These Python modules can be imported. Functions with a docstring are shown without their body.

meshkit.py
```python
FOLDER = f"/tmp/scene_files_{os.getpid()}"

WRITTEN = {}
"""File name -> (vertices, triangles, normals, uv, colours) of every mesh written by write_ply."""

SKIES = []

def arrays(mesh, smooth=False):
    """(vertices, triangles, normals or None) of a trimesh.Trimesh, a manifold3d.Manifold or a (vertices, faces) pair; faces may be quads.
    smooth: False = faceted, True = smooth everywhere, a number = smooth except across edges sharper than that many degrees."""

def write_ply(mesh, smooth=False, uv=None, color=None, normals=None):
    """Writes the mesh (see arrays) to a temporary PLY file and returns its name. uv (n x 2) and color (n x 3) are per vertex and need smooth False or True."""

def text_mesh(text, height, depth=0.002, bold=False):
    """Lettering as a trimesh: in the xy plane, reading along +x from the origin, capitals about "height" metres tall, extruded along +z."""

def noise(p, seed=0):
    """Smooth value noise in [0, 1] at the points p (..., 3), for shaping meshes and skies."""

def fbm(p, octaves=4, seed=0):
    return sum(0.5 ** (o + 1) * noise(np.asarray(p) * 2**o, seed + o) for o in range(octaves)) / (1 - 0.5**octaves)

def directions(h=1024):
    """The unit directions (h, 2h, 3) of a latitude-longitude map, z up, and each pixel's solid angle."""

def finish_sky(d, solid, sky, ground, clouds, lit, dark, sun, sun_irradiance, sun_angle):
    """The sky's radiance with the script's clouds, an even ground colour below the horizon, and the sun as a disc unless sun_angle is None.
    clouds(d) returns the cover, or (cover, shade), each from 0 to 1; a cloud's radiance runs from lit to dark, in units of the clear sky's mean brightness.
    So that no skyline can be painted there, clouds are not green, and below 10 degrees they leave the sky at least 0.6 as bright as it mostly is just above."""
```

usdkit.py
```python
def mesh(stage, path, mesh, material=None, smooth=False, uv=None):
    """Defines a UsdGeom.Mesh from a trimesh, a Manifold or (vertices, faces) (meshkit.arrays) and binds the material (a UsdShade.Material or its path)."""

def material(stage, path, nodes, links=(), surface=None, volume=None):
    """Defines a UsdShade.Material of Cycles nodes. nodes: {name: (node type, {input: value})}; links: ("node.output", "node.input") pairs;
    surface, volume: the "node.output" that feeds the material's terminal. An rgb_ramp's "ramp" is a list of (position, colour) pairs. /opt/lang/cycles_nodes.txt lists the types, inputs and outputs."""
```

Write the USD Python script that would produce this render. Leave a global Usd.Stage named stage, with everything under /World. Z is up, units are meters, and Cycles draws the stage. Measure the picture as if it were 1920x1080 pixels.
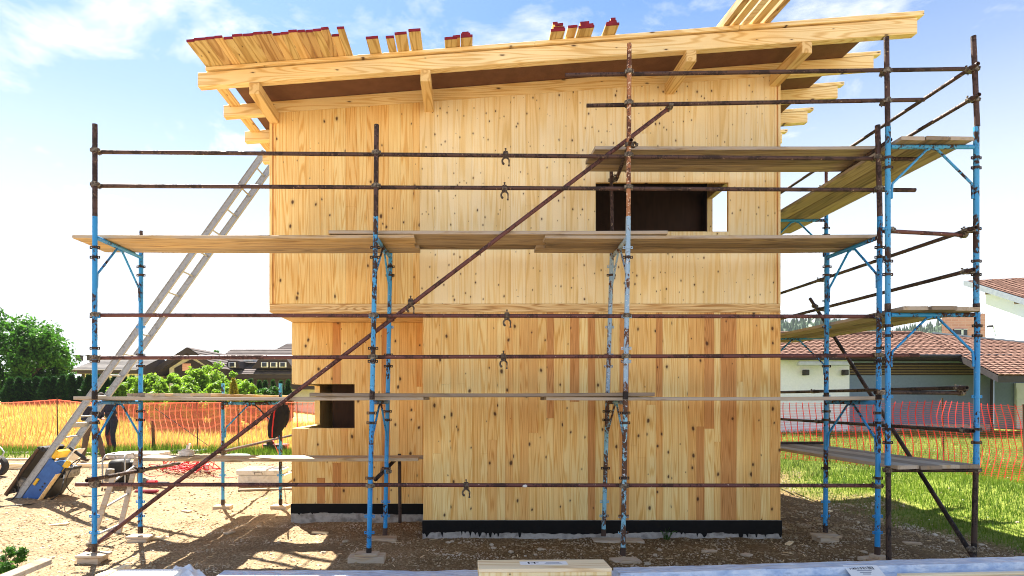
import math, random
import numpy as np, trimesh, manifold3d as m3
from scipy.spatial import ConvexHull
from pxr import Usd, UsdGeom, UsdLux, UsdShade, Gf, Sdf, Vt
import usdkit, meshkit

# ------------------------------------------------------------------ stage, camera, sky, sun, exposure
stage = Usd.Stage.CreateInMemory()
UsdGeom.SetStageUpAxis(stage, "Z")
UsdGeom.SetStageMetersPerUnit(stage, 1.0)
UsdGeom.Xform.Define(stage, "/World")
UsdGeom.Scope.Define(stage, "/World/Looks")
CX, CY, F, H = 872.0, 750.0, 1110.0, 1.98        # principal point and focal length (pixels of the 1920 wide picture), eye height
EXPOSURE = 2.08
SKY_SHIFT = (1.3, 0.4, 0.1)
SUN_EL, SUN_AZ = math.radians(54), math.atan2(-0.50, 0.87)
SUN_DIR = np.array([math.sin(SUN_AZ) * math.cos(SUN_EL), math.cos(SUN_AZ) * math.cos(SUN_EL), math.sin(SUN_EL)])
cam = UsdGeom.Camera.Define(stage, "/World/camera")
cam.CreateHorizontalApertureAttr(36.0)
cam.CreateVerticalApertureAttr(20.25)
cam.CreateFocalLengthAttr(36.0 * F / 1920)
cam.CreateHorizontalApertureOffsetAttr((960 - CX) / 1920 * 36)
cam.CreateVerticalApertureOffsetAttr((CY - 540) / 1920 * 36)
cam.CreateClippingRangeAttr(Gf.Vec2f(0.05, 5000))
cam.CreateExposureAttr(EXPOSURE)
cam.AddTranslateOp().Set(Gf.Vec3d(0, 0, H))
cam.AddRotateXOp().Set(90.0)

L = "/World/Looks/"
sky_mat = usdkit.material(stage, L + "sky", {
    "tc": ("texture_coordinate", {}),
    "sky": ("sky_texture", {"sky_type": "single_scattering", "sun_disc": False, "sun_elevation": SUN_EL, "sun_rotation": SUN_AZ, "altitude": 300.0, "air_density": 1.0, "aerosol_density": 0.5, "ozone_density": 0.6}),
    "map": ("mapping", {"scale": (2.6, 2.6, 6.0), "rotation": (0.25, -0.45, 0.2), "location": SKY_SHIFT}),
    "n1": ("noise_texture", {"scale": 1.7, "detail": 10.0, "roughness": 0.6, "distortion": 0.35}),
    "sep": ("separate_xyz", {}),
    "low": ("rgb_ramp", {"ramp": [(0.0, (1, 1, 1)), (0.16, (.92,) * 3), (0.30, (.60,) * 3), (0.42, (.24,) * 3), (0.54, (.02,) * 3), (1.0, (0, 0, 0))]}),
    "lowv": ("rgb_to_bw", {}),
    "add": ("math", {"math_type": "maximum"}),
    "r": ("rgb_ramp", {"ramp": [(0.0, (0, 0, 0)), (0.48, (0.0, 0.0, 0.0)), (0.57, (.40,) * 3), (0.65, (.88,) * 3), (0.78, (1, 1, 1)), (1.0, (1, 1, 1))]}),
    "rv": ("rgb_to_bw", {}),
    "tint": ("mix_color", {"blend_type": "multiply", "fac": 1.0, "b": (.58, .77, .95), "use_clamp": True}),
    "mixc": ("mix_color", {"b": (5.4, 5.55, 5.75), "use_clamp": True}),
    "bg": ("background_shader", {"strength": 0.052}),
}, [("tc.generated", "map.vector"), ("map.vector", "n1.vector"), ("tc.generated", "sep.vector"), ("sep.z", "low.fac"), ("low.color", "lowv.color"), ("n1.fac", "r.fac"), ("r.color", "rv.color"), ("rv.val", "add.value1"), ("lowv.val", "add.value2"),
    ("add.value", "mixc.fac"), ("sky.color", "tint.a"), ("tint.result", "mixc.a"), ("mixc.result", "bg.color")], surface="bg.background")
dome = UsdLux.DomeLight.Define(stage, "/World/sky")
dome.CreateIntensityAttr(1.0)
UsdShade.MaterialBindingAPI.Apply(dome.GetPrim()).Bind(sky_mat)
dome.GetPrim().SetCustomDataByKey("kind", "structure")
sun = UsdLux.DistantLight.Define(stage, "/World/sun")
sun.CreateIntensityAttr(1.25)
sun.CreateAngleAttr(0.5)
sun.CreateColorAttr(Gf.Vec3f(1.0, 0.94, 0.84))
sun.GetPrim().CreateAttribute("inputs:normalize", Sdf.ValueTypeNames.Bool).Set(True)
sun.AddRotateXYZOp().Set(Gf.Vec3f(math.degrees(math.pi / 2 - SUN_EL), 0, -math.degrees(SUN_AZ) + 180))

# ------------------------------------------------------------------ helpers
def at(px, py, Y):
    """The point at depth Y that shows at a pixel of the photograph."""
    return np.array([(px - CX) * Y / F, Y, H - (py - CY) * Y / F])

def hx(px, Y): return (px - CX) * Y / F
def hz(py, Y): return H - (py - CY) * Y / F

_used = {}
def numbered(parent, name):
    k = (parent, name)
    n = _used.get(k, 0); _used[k] = n + 1
    return f"{parent}/{name}" + (f"_{n:03d}" if n else "")

def tag(prim, label=None, cat=None, group=None, kind=None):
    for k, v in (("label", label), ("category", cat), ("group", group), ("kind", kind)):
        if v: prim.SetCustomDataByKey(k, v)
    return prim

class Thing:
    def __init__(self, name, label, cat, base=(0, 0, 0), group=None):
        self.path = numbered("/World", name)
        self.base = np.array(base, float)
        x = UsdGeom.Xform.Define(stage, self.path)
        x.AddTranslateOp().Set(Gf.Vec3d(*map(float, self.base)))
        self.prim = tag(x.GetPrim(), label, cat, group)
    def part(self, name, mesh, mat, parent=None, label=None, smooth=False, kind=None):
        v, f = arr(mesh)
        path = numbered(parent or self.path, name)
        m = usdkit.mesh(stage, path, (v - self.base, f), M(mat), smooth=smooth)
        tag(m.GetPrim(), label, None, None, kind)
        return path

def arr(mesh):
    if isinstance(mesh, MB): mesh = mesh.get()
    if isinstance(mesh, tuple):
        v, f = np.asarray(mesh[0], float), np.asarray(mesh[1], int)
        if f.shape[1] == 4: f = np.vstack([f[:, [0, 1, 2]], f[:, [0, 2, 3]]])
        return v, f
    v, f, _ = meshkit.arrays(mesh)
    return np.array(v, float), np.array(f)

def solo(name, mesh, mat, label=None, cat=None, group=None, kind=None, smooth=False):
    path = numbered("/World", name)
    m = usdkit.mesh(stage, path, arr(mesh), M(mat), smooth=smooth)
    tag(m.GetPrim(), label, cat, group, kind)
    return m

class MB:
    def __init__(self): self.v, self.f, self.n = [], [], 0
    def add(self, mesh):
        v, f = arr(mesh)
        self.v.append(v); self.f.append(f + self.n); self.n += len(v)
        return self
    def get(self): return np.vstack(self.v), np.vstack(self.f)

def unit(a):
    a = np.asarray(a, float); return a / np.linalg.norm(a)

def ring(c, a, b, r, n):
    t = np.linspace(0, 2 * np.pi, n, endpoint=False)
    return c + r * (np.cos(t)[:, None] * a + np.sin(t)[:, None] * b)

def frame_of(d):
    d = unit(d); h = np.array([0, 0, 1.0]) if abs(d[2]) < .9 else np.array([0, 1.0, 0])
    a = unit(np.cross(h, d)); return a, np.cross(d, a)

def tube(p0, p1, r, n=14, r1=None, wall=.18):
    """A hollow tube with open, rimmed ends."""
    p0, p1 = np.asarray(p0, float), np.asarray(p1, float); a, b = frame_of(p1 - p0); r1 = r if r1 is None else r1
    V = np.vstack([ring(p0, a, b, r, n), ring(p1, a, b, r1, n), ring(p0, a, b, r * (1 - wall), n), ring(p1, a, b, r1 * (1 - wall), n)])
    i = np.arange(n); j = (i + 1) % n
    q = [np.c_[i, j, j + n, i + n], np.c_[i + 2 * n, i + 3 * n, j + 3 * n, j + 2 * n], np.c_[i, i + 2 * n, j + 2 * n, j], np.c_[i + n, j + n, j + 3 * n, i + 3 * n]]
    return V, np.vstack(q)

def sweep(pts, r, n=8):
    """A solid rod along a polyline; r may vary per point."""
    P = np.asarray(pts, float); R = np.broadcast_to(np.asarray(r, float), (len(P),))
    T = np.gradient(P, axis=0); T /= np.maximum(np.linalg.norm(T, axis=1, keepdims=True), 1e-9)
    a, b = frame_of(T[0]); V = []
    for k in range(len(P)):
        a = unit(a - T[k] * (a @ T[k])); b = np.cross(T[k], a)
        V.append(ring(P[k], a, b, R[k], n))
    V = np.vstack(V + [P[:1], P[-1:]]); m = len(P)
    F_ = []
    i = np.arange(n); j = (i + 1) % n
    for k in range(m - 1):
        F_ += [np.c_[i + k * n, j + k * n, j + (k + 1) * n], np.c_[i + k * n, j + (k + 1) * n, i + (k + 1) * n]]
    F_ += [np.c_[j, i, np.full(n, m * n)], np.c_[i + (m - 1) * n, j + (m - 1) * n, np.full(n, m * n + 1)]]
    return V, np.vstack(F_)

def _bev(sx, sy, sz, b):
    out = []
    for x in (-1, 1):
        for y in (-1, 1):
            for z in (-1, 1):
                h = np.array([sx / 2, sy / 2, sz / 2]) * (x, y, z); s = np.array([x, y, z]) * b
                for k in range(3):
                    w = h - s; w[k] = h[k]; out.append(w)
    return np.array(out)
_p = _bev(1, 1.1, 1.2, .1); _h = ConvexHull(_p)
BEV_F = np.array([s if np.dot(np.cross(_p[s[1]] - _p[s[0]], _p[s[2]] - _p[s[0]]), _p[s].mean(0)) > 0 else s[::-1] for s in _h.simplices])

def bbox(c, size, bevel=.004, R=None):
    """A box with chamfered edges; R holds its axes as columns."""
    b = min(bevel, min(size) * .4)
    v = _bev(*size, b)
    if R is not None: v = v @ np.asarray(R).T
    return v + np.asarray(c, float), BEV_F

def box2(lo, hi, bevel=.003):
    lo, hi = np.asarray(lo, float), np.asarray(hi, float)
    return bbox((lo + hi) / 2, hi - lo, bevel)

def plank(p0, p1, w, t, up=(0, 0, 1), bevel=.005, bend=0.0, seed=0):
    """A board from p0 to p1 (its centre line), w wide and t thick along up, slightly bent and worn."""
    p0, p1 = np.asarray(p0, float), np.asarray(p1, float); Ln = np.linalg.norm(p1 - p0); d = (p1 - p0) / Ln
    u = unit(np.asarray(up, float) - d * np.dot(up, d)); s = np.cross(u, d)
    n = 5; b = min(bevel, t * .3); rs = np.random.RandomState(seed)
    prof = np.array([(-w / 2 + b, -t / 2), (w / 2 - b, -t / 2), (w / 2, -t / 2 + b), (w / 2, t / 2 - b), (w / 2 - b, t / 2), (-w / 2 + b, t / 2), (-w / 2, t / 2 - b), (-w / 2, -t / 2 + b)])
    V = []
    tw = rs.uniform(-.006, .006) if bend else 0
    for k in range(n + 1):
        x = k / n; q = prof.copy()
        if bend: q = q + rs.uniform(-.0015, .0015, q.shape); q[:, 1] += tw * (x - .5) * q[:, 0] / w * 2
        c = p0 + d * Ln * x + u * (-bend * 4 * x * (1 - x))
        V.append(c + q[:, :1] * s + q[:, 1:] * u)
    V = np.vstack(V); F_ = []
    for k in range(n):
        for i in range(8):
            j = (i + 1) % 8
            F_.append((k * 8 + i, (k + 1) * 8 + i, (k + 1) * 8 + j)); F_.append((k * 8 + i, (k + 1) * 8 + j, k * 8 + j))
    for i in range(1, 7):
        F_.append((0, i, i + 1)); F_.append((n * 8, n * 8 + i + 1, n * 8 + i))
    return V, np.array(F_)

def prism(poly, d, axis=1, lo=0.0):
    """A polygon (list of 2-D points) extruded by d. axis 1: polygon in x,z and extruded along y from lo."""
    from shapely.geometry import Polygon
    m = trimesh.creation.extrude_polygon(Polygon(poly) if not hasattr(poly, "exterior") else poly, d, engine="earcut")
    v = np.array(m.vertices); f = np.array(m.faces)
    if axis == 1: return np.c_[v[:, 0], lo + v[:, 2], v[:, 1]], f[:, ::-1]
    if axis == 0: return np.c_[lo + v[:, 2], v[:, 0], v[:, 1]], f
    return np.c_[v[:, 0], v[:, 1], lo + v[:, 2]], f

def blob(r, seed=0, sub=2, amp=.25, scale=(1, 1, 1)):
    m = trimesh.creation.icosphere(sub, 1.0); v = np.array(m.vertices)
    k = 1 + amp * (meshkit.fbm(v * 1.7 + seed * 7.3, 3, seed) - .5) * 2
    return v * k[:, None] * r * np.array(scale), np.array(m.faces)

def S(r, g, b):
    c = np.array([r, g, b]) / 255.0
    return tuple(np.where(c < .04045, c / 12.92, ((c + .055) / 1.055) ** 2.4))

def sstep(a, b, x):
    t = np.clip((np.asarray(x, float) - a) / (b - a), 0, 1); return t * t * (3 - 2 * t)

# ------------------------------------------------------------------ materials
_mats = {}
def M(name): return _mats[name] if isinstance(name, str) else name
def mat(name, nodes, links, surface="p.BSDF"):
    _mats[name] = usdkit.material(stage, L + name, nodes, links, surface=surface)

def noisy(name, c1, c2, scale=8.0, rough=.7, c3=None, bump=.15, stretch=(1, 1, 1), detail=5.0, spec=.4, dist=.02, metallic=0.0, lo=.35, hi=.65, bscale=None):
    ramp = [(0, c1), (lo, c1), (hi, c2), (1, c2)] if c3 is None else [(0, c1), (lo, c1), ((lo + hi) / 2, c2), (hi, c3), (1, c3)]
    mat(name, {"g": ("geometry", {}), "m": ("mapping", {"scale": stretch}), "n": ("noise_texture", {"scale": scale, "detail": detail, "roughness": .6}),
               "n2": ("noise_texture", {"scale": bscale or scale * 5, "detail": 4.0}), "r": ("rgb_ramp", {"ramp": ramp}), "b": ("bump", {"strength": bump, "distance": dist}),
               "p": ("principled_bsdf", {"roughness": rough, "specular_ior_level": spec, "metallic": metallic})},
        [("g.position", "m.vector"), ("m.vector", "n.vector"), ("m.vector", "n2.vector"), ("n.fac", "r.fac"), ("r.color", "p.base_color"), ("n2.fac", "b.height"), ("b.normal", "p.normal")])

def wood(name, light, mid, dark, axis, grain=18.0, across=6.0, along=.5, knots=.0, kscale=(4.0, 2.0), kr=.09, seed=0.0, rough=.65, contrast=1.0, weather=None, wfac=.5):
    """Sawn softwood: growth rings cut lengthwise, fibres, knots. axis: the direction of the grain."""
    sc = [across] * 3; sc[axis] = along
    fs = [150.0] * 3; fs[axis] = 3.0
    nodes = {
        "g": ("geometry", {}),
        "m": ("mapping", {"scale": tuple(sc), "location": (seed * 3.7, seed * 5.1, seed * 2.3)}),
        "n": ("noise_texture", {"scale": 1.0, "detail": 1.5, "roughness": .45}),
        "k": ("math", {"math_type": "multiply", "value2": grain * 6.28}),
        "s": ("math", {"math_type": "sine"}),
        "mf": ("mapping", {"scale": tuple(fs)}),
        "nf": ("noise_texture", {"scale": 1.0, "detail": 3.0}),
        "sr": ("map_range", {"from_min": -.1, "from_max": 1.0, "to_min": 0.0, "to_max": .70 * contrast, "clamp": True}),
        "fr": ("map_range", {"from_min": .42, "from_max": .8, "to_min": 0.0, "to_max": .38 * contrast, "clamp": True}),
        "sum": ("math", {"math_type": "add", "use_clamp": True}),
        "r": ("rgb_ramp", {"ramp": [(0, light), (.5, mid), (1, dark)]}),
        "nt": ("noise_texture", {"scale": 1.3, "detail": 2.0}),
        "tone": ("map_range", {"from_min": .3, "from_max": .7, "to_min": .92, "to_max": 1.06}),
        "tm": ("mix_color", {"blend_type": "multiply", "fac": 1.0, "use_clamp": True}),
        "b": ("bump", {"strength": .12, "distance": .01}),
        "p": ("principled_bsdf", {"roughness": rough, "specular_ior_level": .3}),
    }
    links = [("g.position", "m.vector"), ("m.vector", "n.vector"), ("n.fac", "k.value1"), ("k.value", "s.value1"), ("s.value", "sr.value"), ("g.position", "mf.vector"), ("mf.vector", "nf.vector"),
             ("nf.fac", "fr.value"), ("sr.result", "sum.value1"), ("fr.result", "sum.value2"), ("sum.value", "r.fac"), ("g.position", "nt.vector"), ("nt.fac", "tone.value"),
             ("r.color", "tm.a"), ("tone.result", "tm.b"), ("nf.fac", "b.height"), ("b.normal", "p.normal")]
    last = "tm.result"
    if weather is not None:
        nodes["nw"] = ("noise_texture", {"scale": 2.6, "detail": 6.0, "roughness": .65})
        nodes["mw"] = ("mapping", {"scale": tuple(1.0 if k == axis else 4.0 for k in range(3))})
        nodes["rw"] = ("map_range", {"from_min": .62 - wfac * .45, "from_max": .72 - wfac * .25, "to_min": 0.0, "to_max": .9, "clamp": True})
        nodes["xw"] = ("mix_color", {"b": weather})
        nodes |= {"sn": ("separate_xyz", {}), "und": ("map_range", {"from_min": -.6, "from_max": -.2, "to_min": .42, "to_max": 1.0, "clamp": True}), "wm": ("math", {"math_type": "multiply"})}
        links += [("g.position", "mw.vector"), ("mw.vector", "nw.vector"), ("nw.fac", "rw.value"), ("g.true_normal", "sn.vector"), ("sn.z", "und.value"), ("rw.result", "wm.value1"), ("und.result", "wm.value2"), ("wm.value", "xw.fac"), (last, "xw.a")]
        last = "xw.result"
    if knots > 0:
        sep = ["x", "y", "z"]; al = sep[axis]; ac = "x" if axis != 0 else "z"
        nodes |= {"sx": ("separate_xyz", {}), "cx": ("combine_xyz", {"z": 0.0}), "kx": ("math", {"math_type": "multiply", "value2": kscale[0]}), "kz": ("math", {"math_type": "multiply", "value2": kscale[1]}),
                  "of": ("vector_math", {"math_type": "add", "vector2": (seed * 1.7, seed * .9, 0)}),
                  "nk": ("noise_texture", {"scale": 14.0, "detail": 1.0}), "nd": ("vector_math", {"math_type": "multiply_add", "vector2": (.09, .09, 0)}),
                  "vo": ("voronoi_texture", {"dimensions": "2D", "scale": 1.0, "randomness": 1.0}), "sc": ("separate_color", {}),
                  "kd": ("math", {"math_type": "divide"}), "ks": ("map_range", {"from_min": 1 - knots, "from_max": 1.0, "to_min": .25, "to_max": 1.4}),
                  "gate": ("math", {"math_type": "greater_than", "value2": 1 - knots}), "gm": ("math", {"math_type": "multiply"}),
                  "kr": ("rgb_ramp", {"ramp": [(0, (.95,) * 3), (.45 * kr * 4, (.9,) * 3), (.62 * kr * 4, (.55,) * 3), (.85 * kr * 4, (.16,) * 3), (min(.99, 1.7 * kr * 4), (0, 0, 0)), (1, (0, 0, 0))]}),
                  "kb": ("rgb_to_bw", {}), "xk": ("mix_color", {"b": S(72, 38, 18)}), "four": ("math", {"math_type": "multiply", "value2": 4.0})}
        links += [("g.position", "sx.vector"), ("sx." + ac, "kx.value1"), ("sx." + al, "kz.value1"), ("kx.value", "cx.x"), ("kz.value", "cx.y"), ("cx.vector", "of.vector1"), ("g.position", "nk.vector"), ("nk.color", "nd.vector1"), ("of.vector", "nd.vector3"), ("nd.vector", "vo.vector"),
                  ("vo.color", "sc.color"), ("sc.r", "gate.value1"), ("sc.r", "ks.value"), ("vo.distance", "four.value1"), ("four.value", "kd.value1"), ("ks.result", "kd.value2"), ("kd.value", "kr.fac"), ("kr.color", "kb.color"), ("kb.val", "gm.value1"), ("gate.value", "gm.value2"),
                  ("gm.value", "xk.fac"), (last, "xk.a")]
        last = "xk.result"
    links.append((last, "p.base_color"))
    mat(name, nodes, links)

# facade boards: pine with big knots, and light spruce with small ones
for i, (l, m_, d) in enumerate([((248, 218, 150), (236, 192, 114), (208, 150, 74)), ((246, 208, 136), (230, 180, 100), (202, 142, 68)), ((250, 224, 158), (240, 202, 126), (214, 160, 84)),
                               ((240, 194, 120), (224, 166, 90), (194, 130, 62)), ((218, 160, 96), (198, 136, 72), (164, 104, 48))]):
    wood(f"pine_{'abcde'[i]}", S(l[0], l[1], l[2]), S(*m_), S(*d), 2, grain=15 + 2 * i, across=7.5 + .6 * i, along=.27, knots=.60, kscale=(4.6, 2.9), kr=.105, seed=i * 3.3 + 1, contrast=.86)
for i, (l, m_, d) in enumerate([((250, 230, 180), (242, 214, 152), (222, 184, 114)), ((248, 224, 170), (236, 206, 142), (214, 174, 104)), ((252, 234, 190), (246, 222, 164), (228, 192, 124))]):
    wood(f"spruce_{'abc'[i]}", S(*l), S(*m_), S(*d), 2, grain=7 + i, across=7, along=.3, knots=.85, kscale=(6.6, 4.2), kr=.078, seed=i * 2.1 + .5, contrast=.75)
wood("beam_x", S(248, 226, 172), S(238, 208, 146), S(214, 174, 106), 0, grain=17, across=5, along=.35, knots=.6, kscale=(7.0, 2.2), kr=.10, seed=2)
wood("beam_y", S(236, 206, 146), S(222, 186, 120), S(194, 150, 86), 1, grain=8, across=5, along=.35, knots=.4, kscale=(6.0, 2.0), kr=.08, seed=4)
wood("roofboard_a", S(222, 200, 142), S(204, 176, 114), S(172, 140, 82), 1, grain=10, across=6, along=.5, knots=.4, kscale=(7.0, 2.5), kr=.07, seed=5)
wood("roofboard_b", S(212, 182, 128), S(190, 154, 100), S(156, 118, 70), 1, grain=12, across=6, along=.5, knots=.4, kscale=(7.0, 2.5), kr=.07, seed=8)
wood("clt_x", S(238, 210, 156), S(224, 188, 130), S(186, 142, 86), 0, grain=14, across=9, along=.5, seed=9, contrast=1.2)
wood("lath_x", S(244, 226, 188), S(236, 210, 164), S(214, 180, 130), 0, grain=8, across=5, along=.4, seed=3)
GREY = S(176, 166, 152)
for nm, ax in (("x", 0), ("y", 1)):
    wood(f"old_plank_{nm}", S(176, 150, 104), S(148, 120, 78), S(106, 82, 50), ax, grain=10, across=6, along=.4, seed=6 + ax, weather=GREY, wfac=.9, contrast=1.2, rough=.85)
    wood(f"old_plank_dark_{nm}", S(150, 124, 84), S(122, 98, 64), S(84, 66, 42), ax, grain=10, across=6, along=.4, seed=12 + ax, weather=S(140, 128, 114), wfac=.9, contrast=1.3, rough=.85)
    wood(f"old_plank_warm_{nm}", S(204, 172, 116), S(180, 146, 90), S(134, 102, 60), ax, grain=10, across=6, along=.4, seed=17 + ax, weather=S(188, 172, 148), wfac=.7, contrast=1.2, rough=.8)
wood("pad_wood", S(196, 166, 126), S(168, 136, 98), S(120, 92, 62), 0, grain=10, across=8, along=1, seed=21, weather=S(190, 178, 160), wfac=.7, rough=.9)

def paint(name, c, c2, rust, rfac, scuff=S(190, 200, 205), sfac=.04, scale=42.0, rough=.4):
    """Worn paint on steel: paint of uneven tone, rust where it has flaked off, pale scuffs."""
    mat(name, {"g": ("geometry", {}), "mp": ("mapping", {"scale": (1, 1, .55)}), "n": ("noise_texture", {"scale": scale, "detail": 6.0, "roughness": .62}), "n2": ("noise_texture", {"scale": 5.0, "detail": 4.0}), "nb": ("noise_texture", {"scale": 3.4, "detail": 3.0}),
               "n3": ("noise_texture", {"scale": 38.0, "detail": 4.0}), "pr": ("mix_color", {"a": c, "b": c2}), "ad": ("math", {"math_type": "multiply_add", "value2": 1.1, "value3": -.58}), "ad2": ("math", {"math_type": "add"}),
               "rr": ("map_range", {"from_min": .66 - rfac * .28, "from_max": .69 - rfac * .28, "clamp": True}), "rx": ("mix_color", {"b": rust}),
               "sr": ("map_range", {"from_min": .73 - sfac, "from_max": .76 - sfac, "clamp": True}), "sx": ("mix_color", {"b": scuff}), "rm": ("map_range", {"to_min": rough, "to_max": .85}),
               "b": ("bump", {"strength": .25, "distance": .004, "invert": True}), "p": ("principled_bsdf", {"specular_ior_level": .45})},
        [("g.position", "mp.vector"), ("mp.vector", "n.vector"), ("g.position", "n2.vector"), ("g.position", "nb.vector"), ("g.position", "n3.vector"), ("n2.fac", "pr.fac"), ("nb.fac", "ad.value1"), ("n.fac", "ad2.value1"), ("ad.value", "ad2.value2"), ("ad2.value", "rr.value"),
         ("rr.result", "rx.fac"), ("pr.result", "rx.a"), ("n3.fac", "sr.value"), ("sr.result", "sx.fac"), ("rx.result", "sx.a"), ("sx.result", "p.base_color"), ("rr.result", "rm.value"), ("rm.result", "p.roughness"), ("rr.result", "b.height"), ("b.normal", "p.normal")])
RUST = S(62, 38, 28)
paint("blue_paint", S(16, 128, 198), S(44, 150, 212), RUST, .36)
paint("blue_paint_worn", S(34, 138, 200), S(78, 166, 214), S(60, 42, 34), .55)
paint("pale_blue_paint", S(128, 168, 200), S(160, 186, 206), S(96, 62, 42), .5, sfac=.1, scuff=S(215, 220, 222))
paint("turquoise_paint", S(110, 175, 200), S(140, 195, 215), S(86, 60, 44), .66, sfac=.1)
paint("brown_tube", S(66, 44, 38), S(80, 54, 44), S(46, 32, 28), .6, scuff=S(172, 146, 116), sfac=.07, rough=.55)
paint("maroon_tube", S(88, 48, 44), S(100, 58, 52), S(62, 38, 34), .5, scuff=S(196, 176, 156), sfac=.06, rough=.5)
paint("dark_tube", S(54, 40, 34), S(70, 50, 40), S(34, 26, 24), .6, scuff=S(140, 118, 96), sfac=.03, rough=.6)
paint("orange_rust_tube", S(150, 98, 62), S(176, 122, 82), S(92, 56, 40), .62, scuff=S(226, 206, 180), sfac=.14, rough=.7)
noisy("clamp_steel", S(58, 48, 40), S(96, 86, 74), 40, .5, c3=S(150, 140, 122), metallic=.3)
noisy("rusty_clamp", S(52, 40, 32), S(74, 60, 48), 40, .6, c3=S(120, 104, 86), metallic=.2)
noisy("red_end", S(112, 18, 36), S(140, 28, 46), 14, .8)
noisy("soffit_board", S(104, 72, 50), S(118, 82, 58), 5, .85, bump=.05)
noisy("dark_lining", S(52, 34, 24), S(64, 42, 30), 4, .8, stretch=(3, 3, .5))  # dark brown puts the shade of the unlit rooms into the colour
noisy("bitumen", S(7, 7, 8), S(13, 13, 14), 7, .7, bump=.4, spec=.2)
noisy("concrete", S(150, 146, 140), S(178, 174, 168), 6, .9, c3=S(130, 126, 120), bump=.3)
noisy("concrete_pale", S(196, 192, 184), S(214, 210, 202), 6, .9, c3=S(180, 176, 168), bump=.3)
noisy("aluminium", S(176, 174, 170), S(206, 204, 200), 9, .38, c3=S(150, 146, 140), metallic=.55, bump=.05)
noisy("ladder_alloy", S(146, 152, 160), S(160, 166, 172), 20, .5, c3=S(134, 138, 142), metallic=.2, bump=.05)
noisy("hoist_blue", S(34, 84, 150), S(46, 100, 168), 9, .45, bump=.1)
noisy("hoist_black", S(28, 27, 27), S(46, 44, 42), 9, .6)
noisy("yellow_paint", S(226, 178, 40), S(236, 190, 56), 9, .5)
noisy("rubber", S(26, 26, 27), S(40, 40, 40), 12, .8)
noisy("white_cloth", S(222, 216, 206), S(238, 234, 226), 9, .9)
noisy("red_cable", S(190, 18, 28), S(206, 30, 40), 9, .5)
noisy("black_cable", S(24, 24, 26), S(34, 34, 36), 9, .6)
noisy("grey_machine", S(96, 94, 90), S(150, 146, 138), 22, .7)
noisy("trunk", S(86, 70, 54), S(112, 94, 74), 6, .9, stretch=(4, 4, 1))
noisy("render_white", S(222, 226, 234), S(230, 233, 240), 14, .9, bump=.1)
noisy("render_grey", S(112, 128, 152), S(120, 136, 160), 14, .9, bump=.1)
noisy("render_cream", S(214, 206, 190), S(224, 216, 200), 8, .9, bump=.1)
noisy("dark_timber", S(44, 34, 32), S(58, 46, 42), 5, .8, stretch=(1, 1, 8))
noisy("tile_red", S(108, 80, 70), S(130, 102, 90), 5.0, .9, c3=S(82, 58, 50), bump=.1, spec=.08)
noisy("tile_dark", S(84, 76, 75), S(100, 92, 90), 2.0, .9, bump=.1, spec=.08)
noisy("slate_grey", S(112, 108, 106), S(128, 124, 122), 2.0, .9, bump=.1, spec=.08)
noisy("flashing", S(98, 106, 114), S(112, 120, 126), 5, .5, bump=.05)
noisy("gutter_dark", S(38, 34, 36), S(50, 46, 46), 5, .5, bump=.05)
noisy("gutter_grey", S(160, 164, 168), S(176, 180, 184), 5, .45, bump=.05)
noisy("slat_timber", S(112, 92, 60), S(128, 106, 72), 5, .7, stretch=(1, 1, 6))
noisy("door_white", S(220, 222, 224), S(226, 228, 230), 5, .6, bump=.05)
noisy("window_glass", S(34, 38, 44), S(46, 50, 56), 3, .12, bump=.0)
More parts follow.
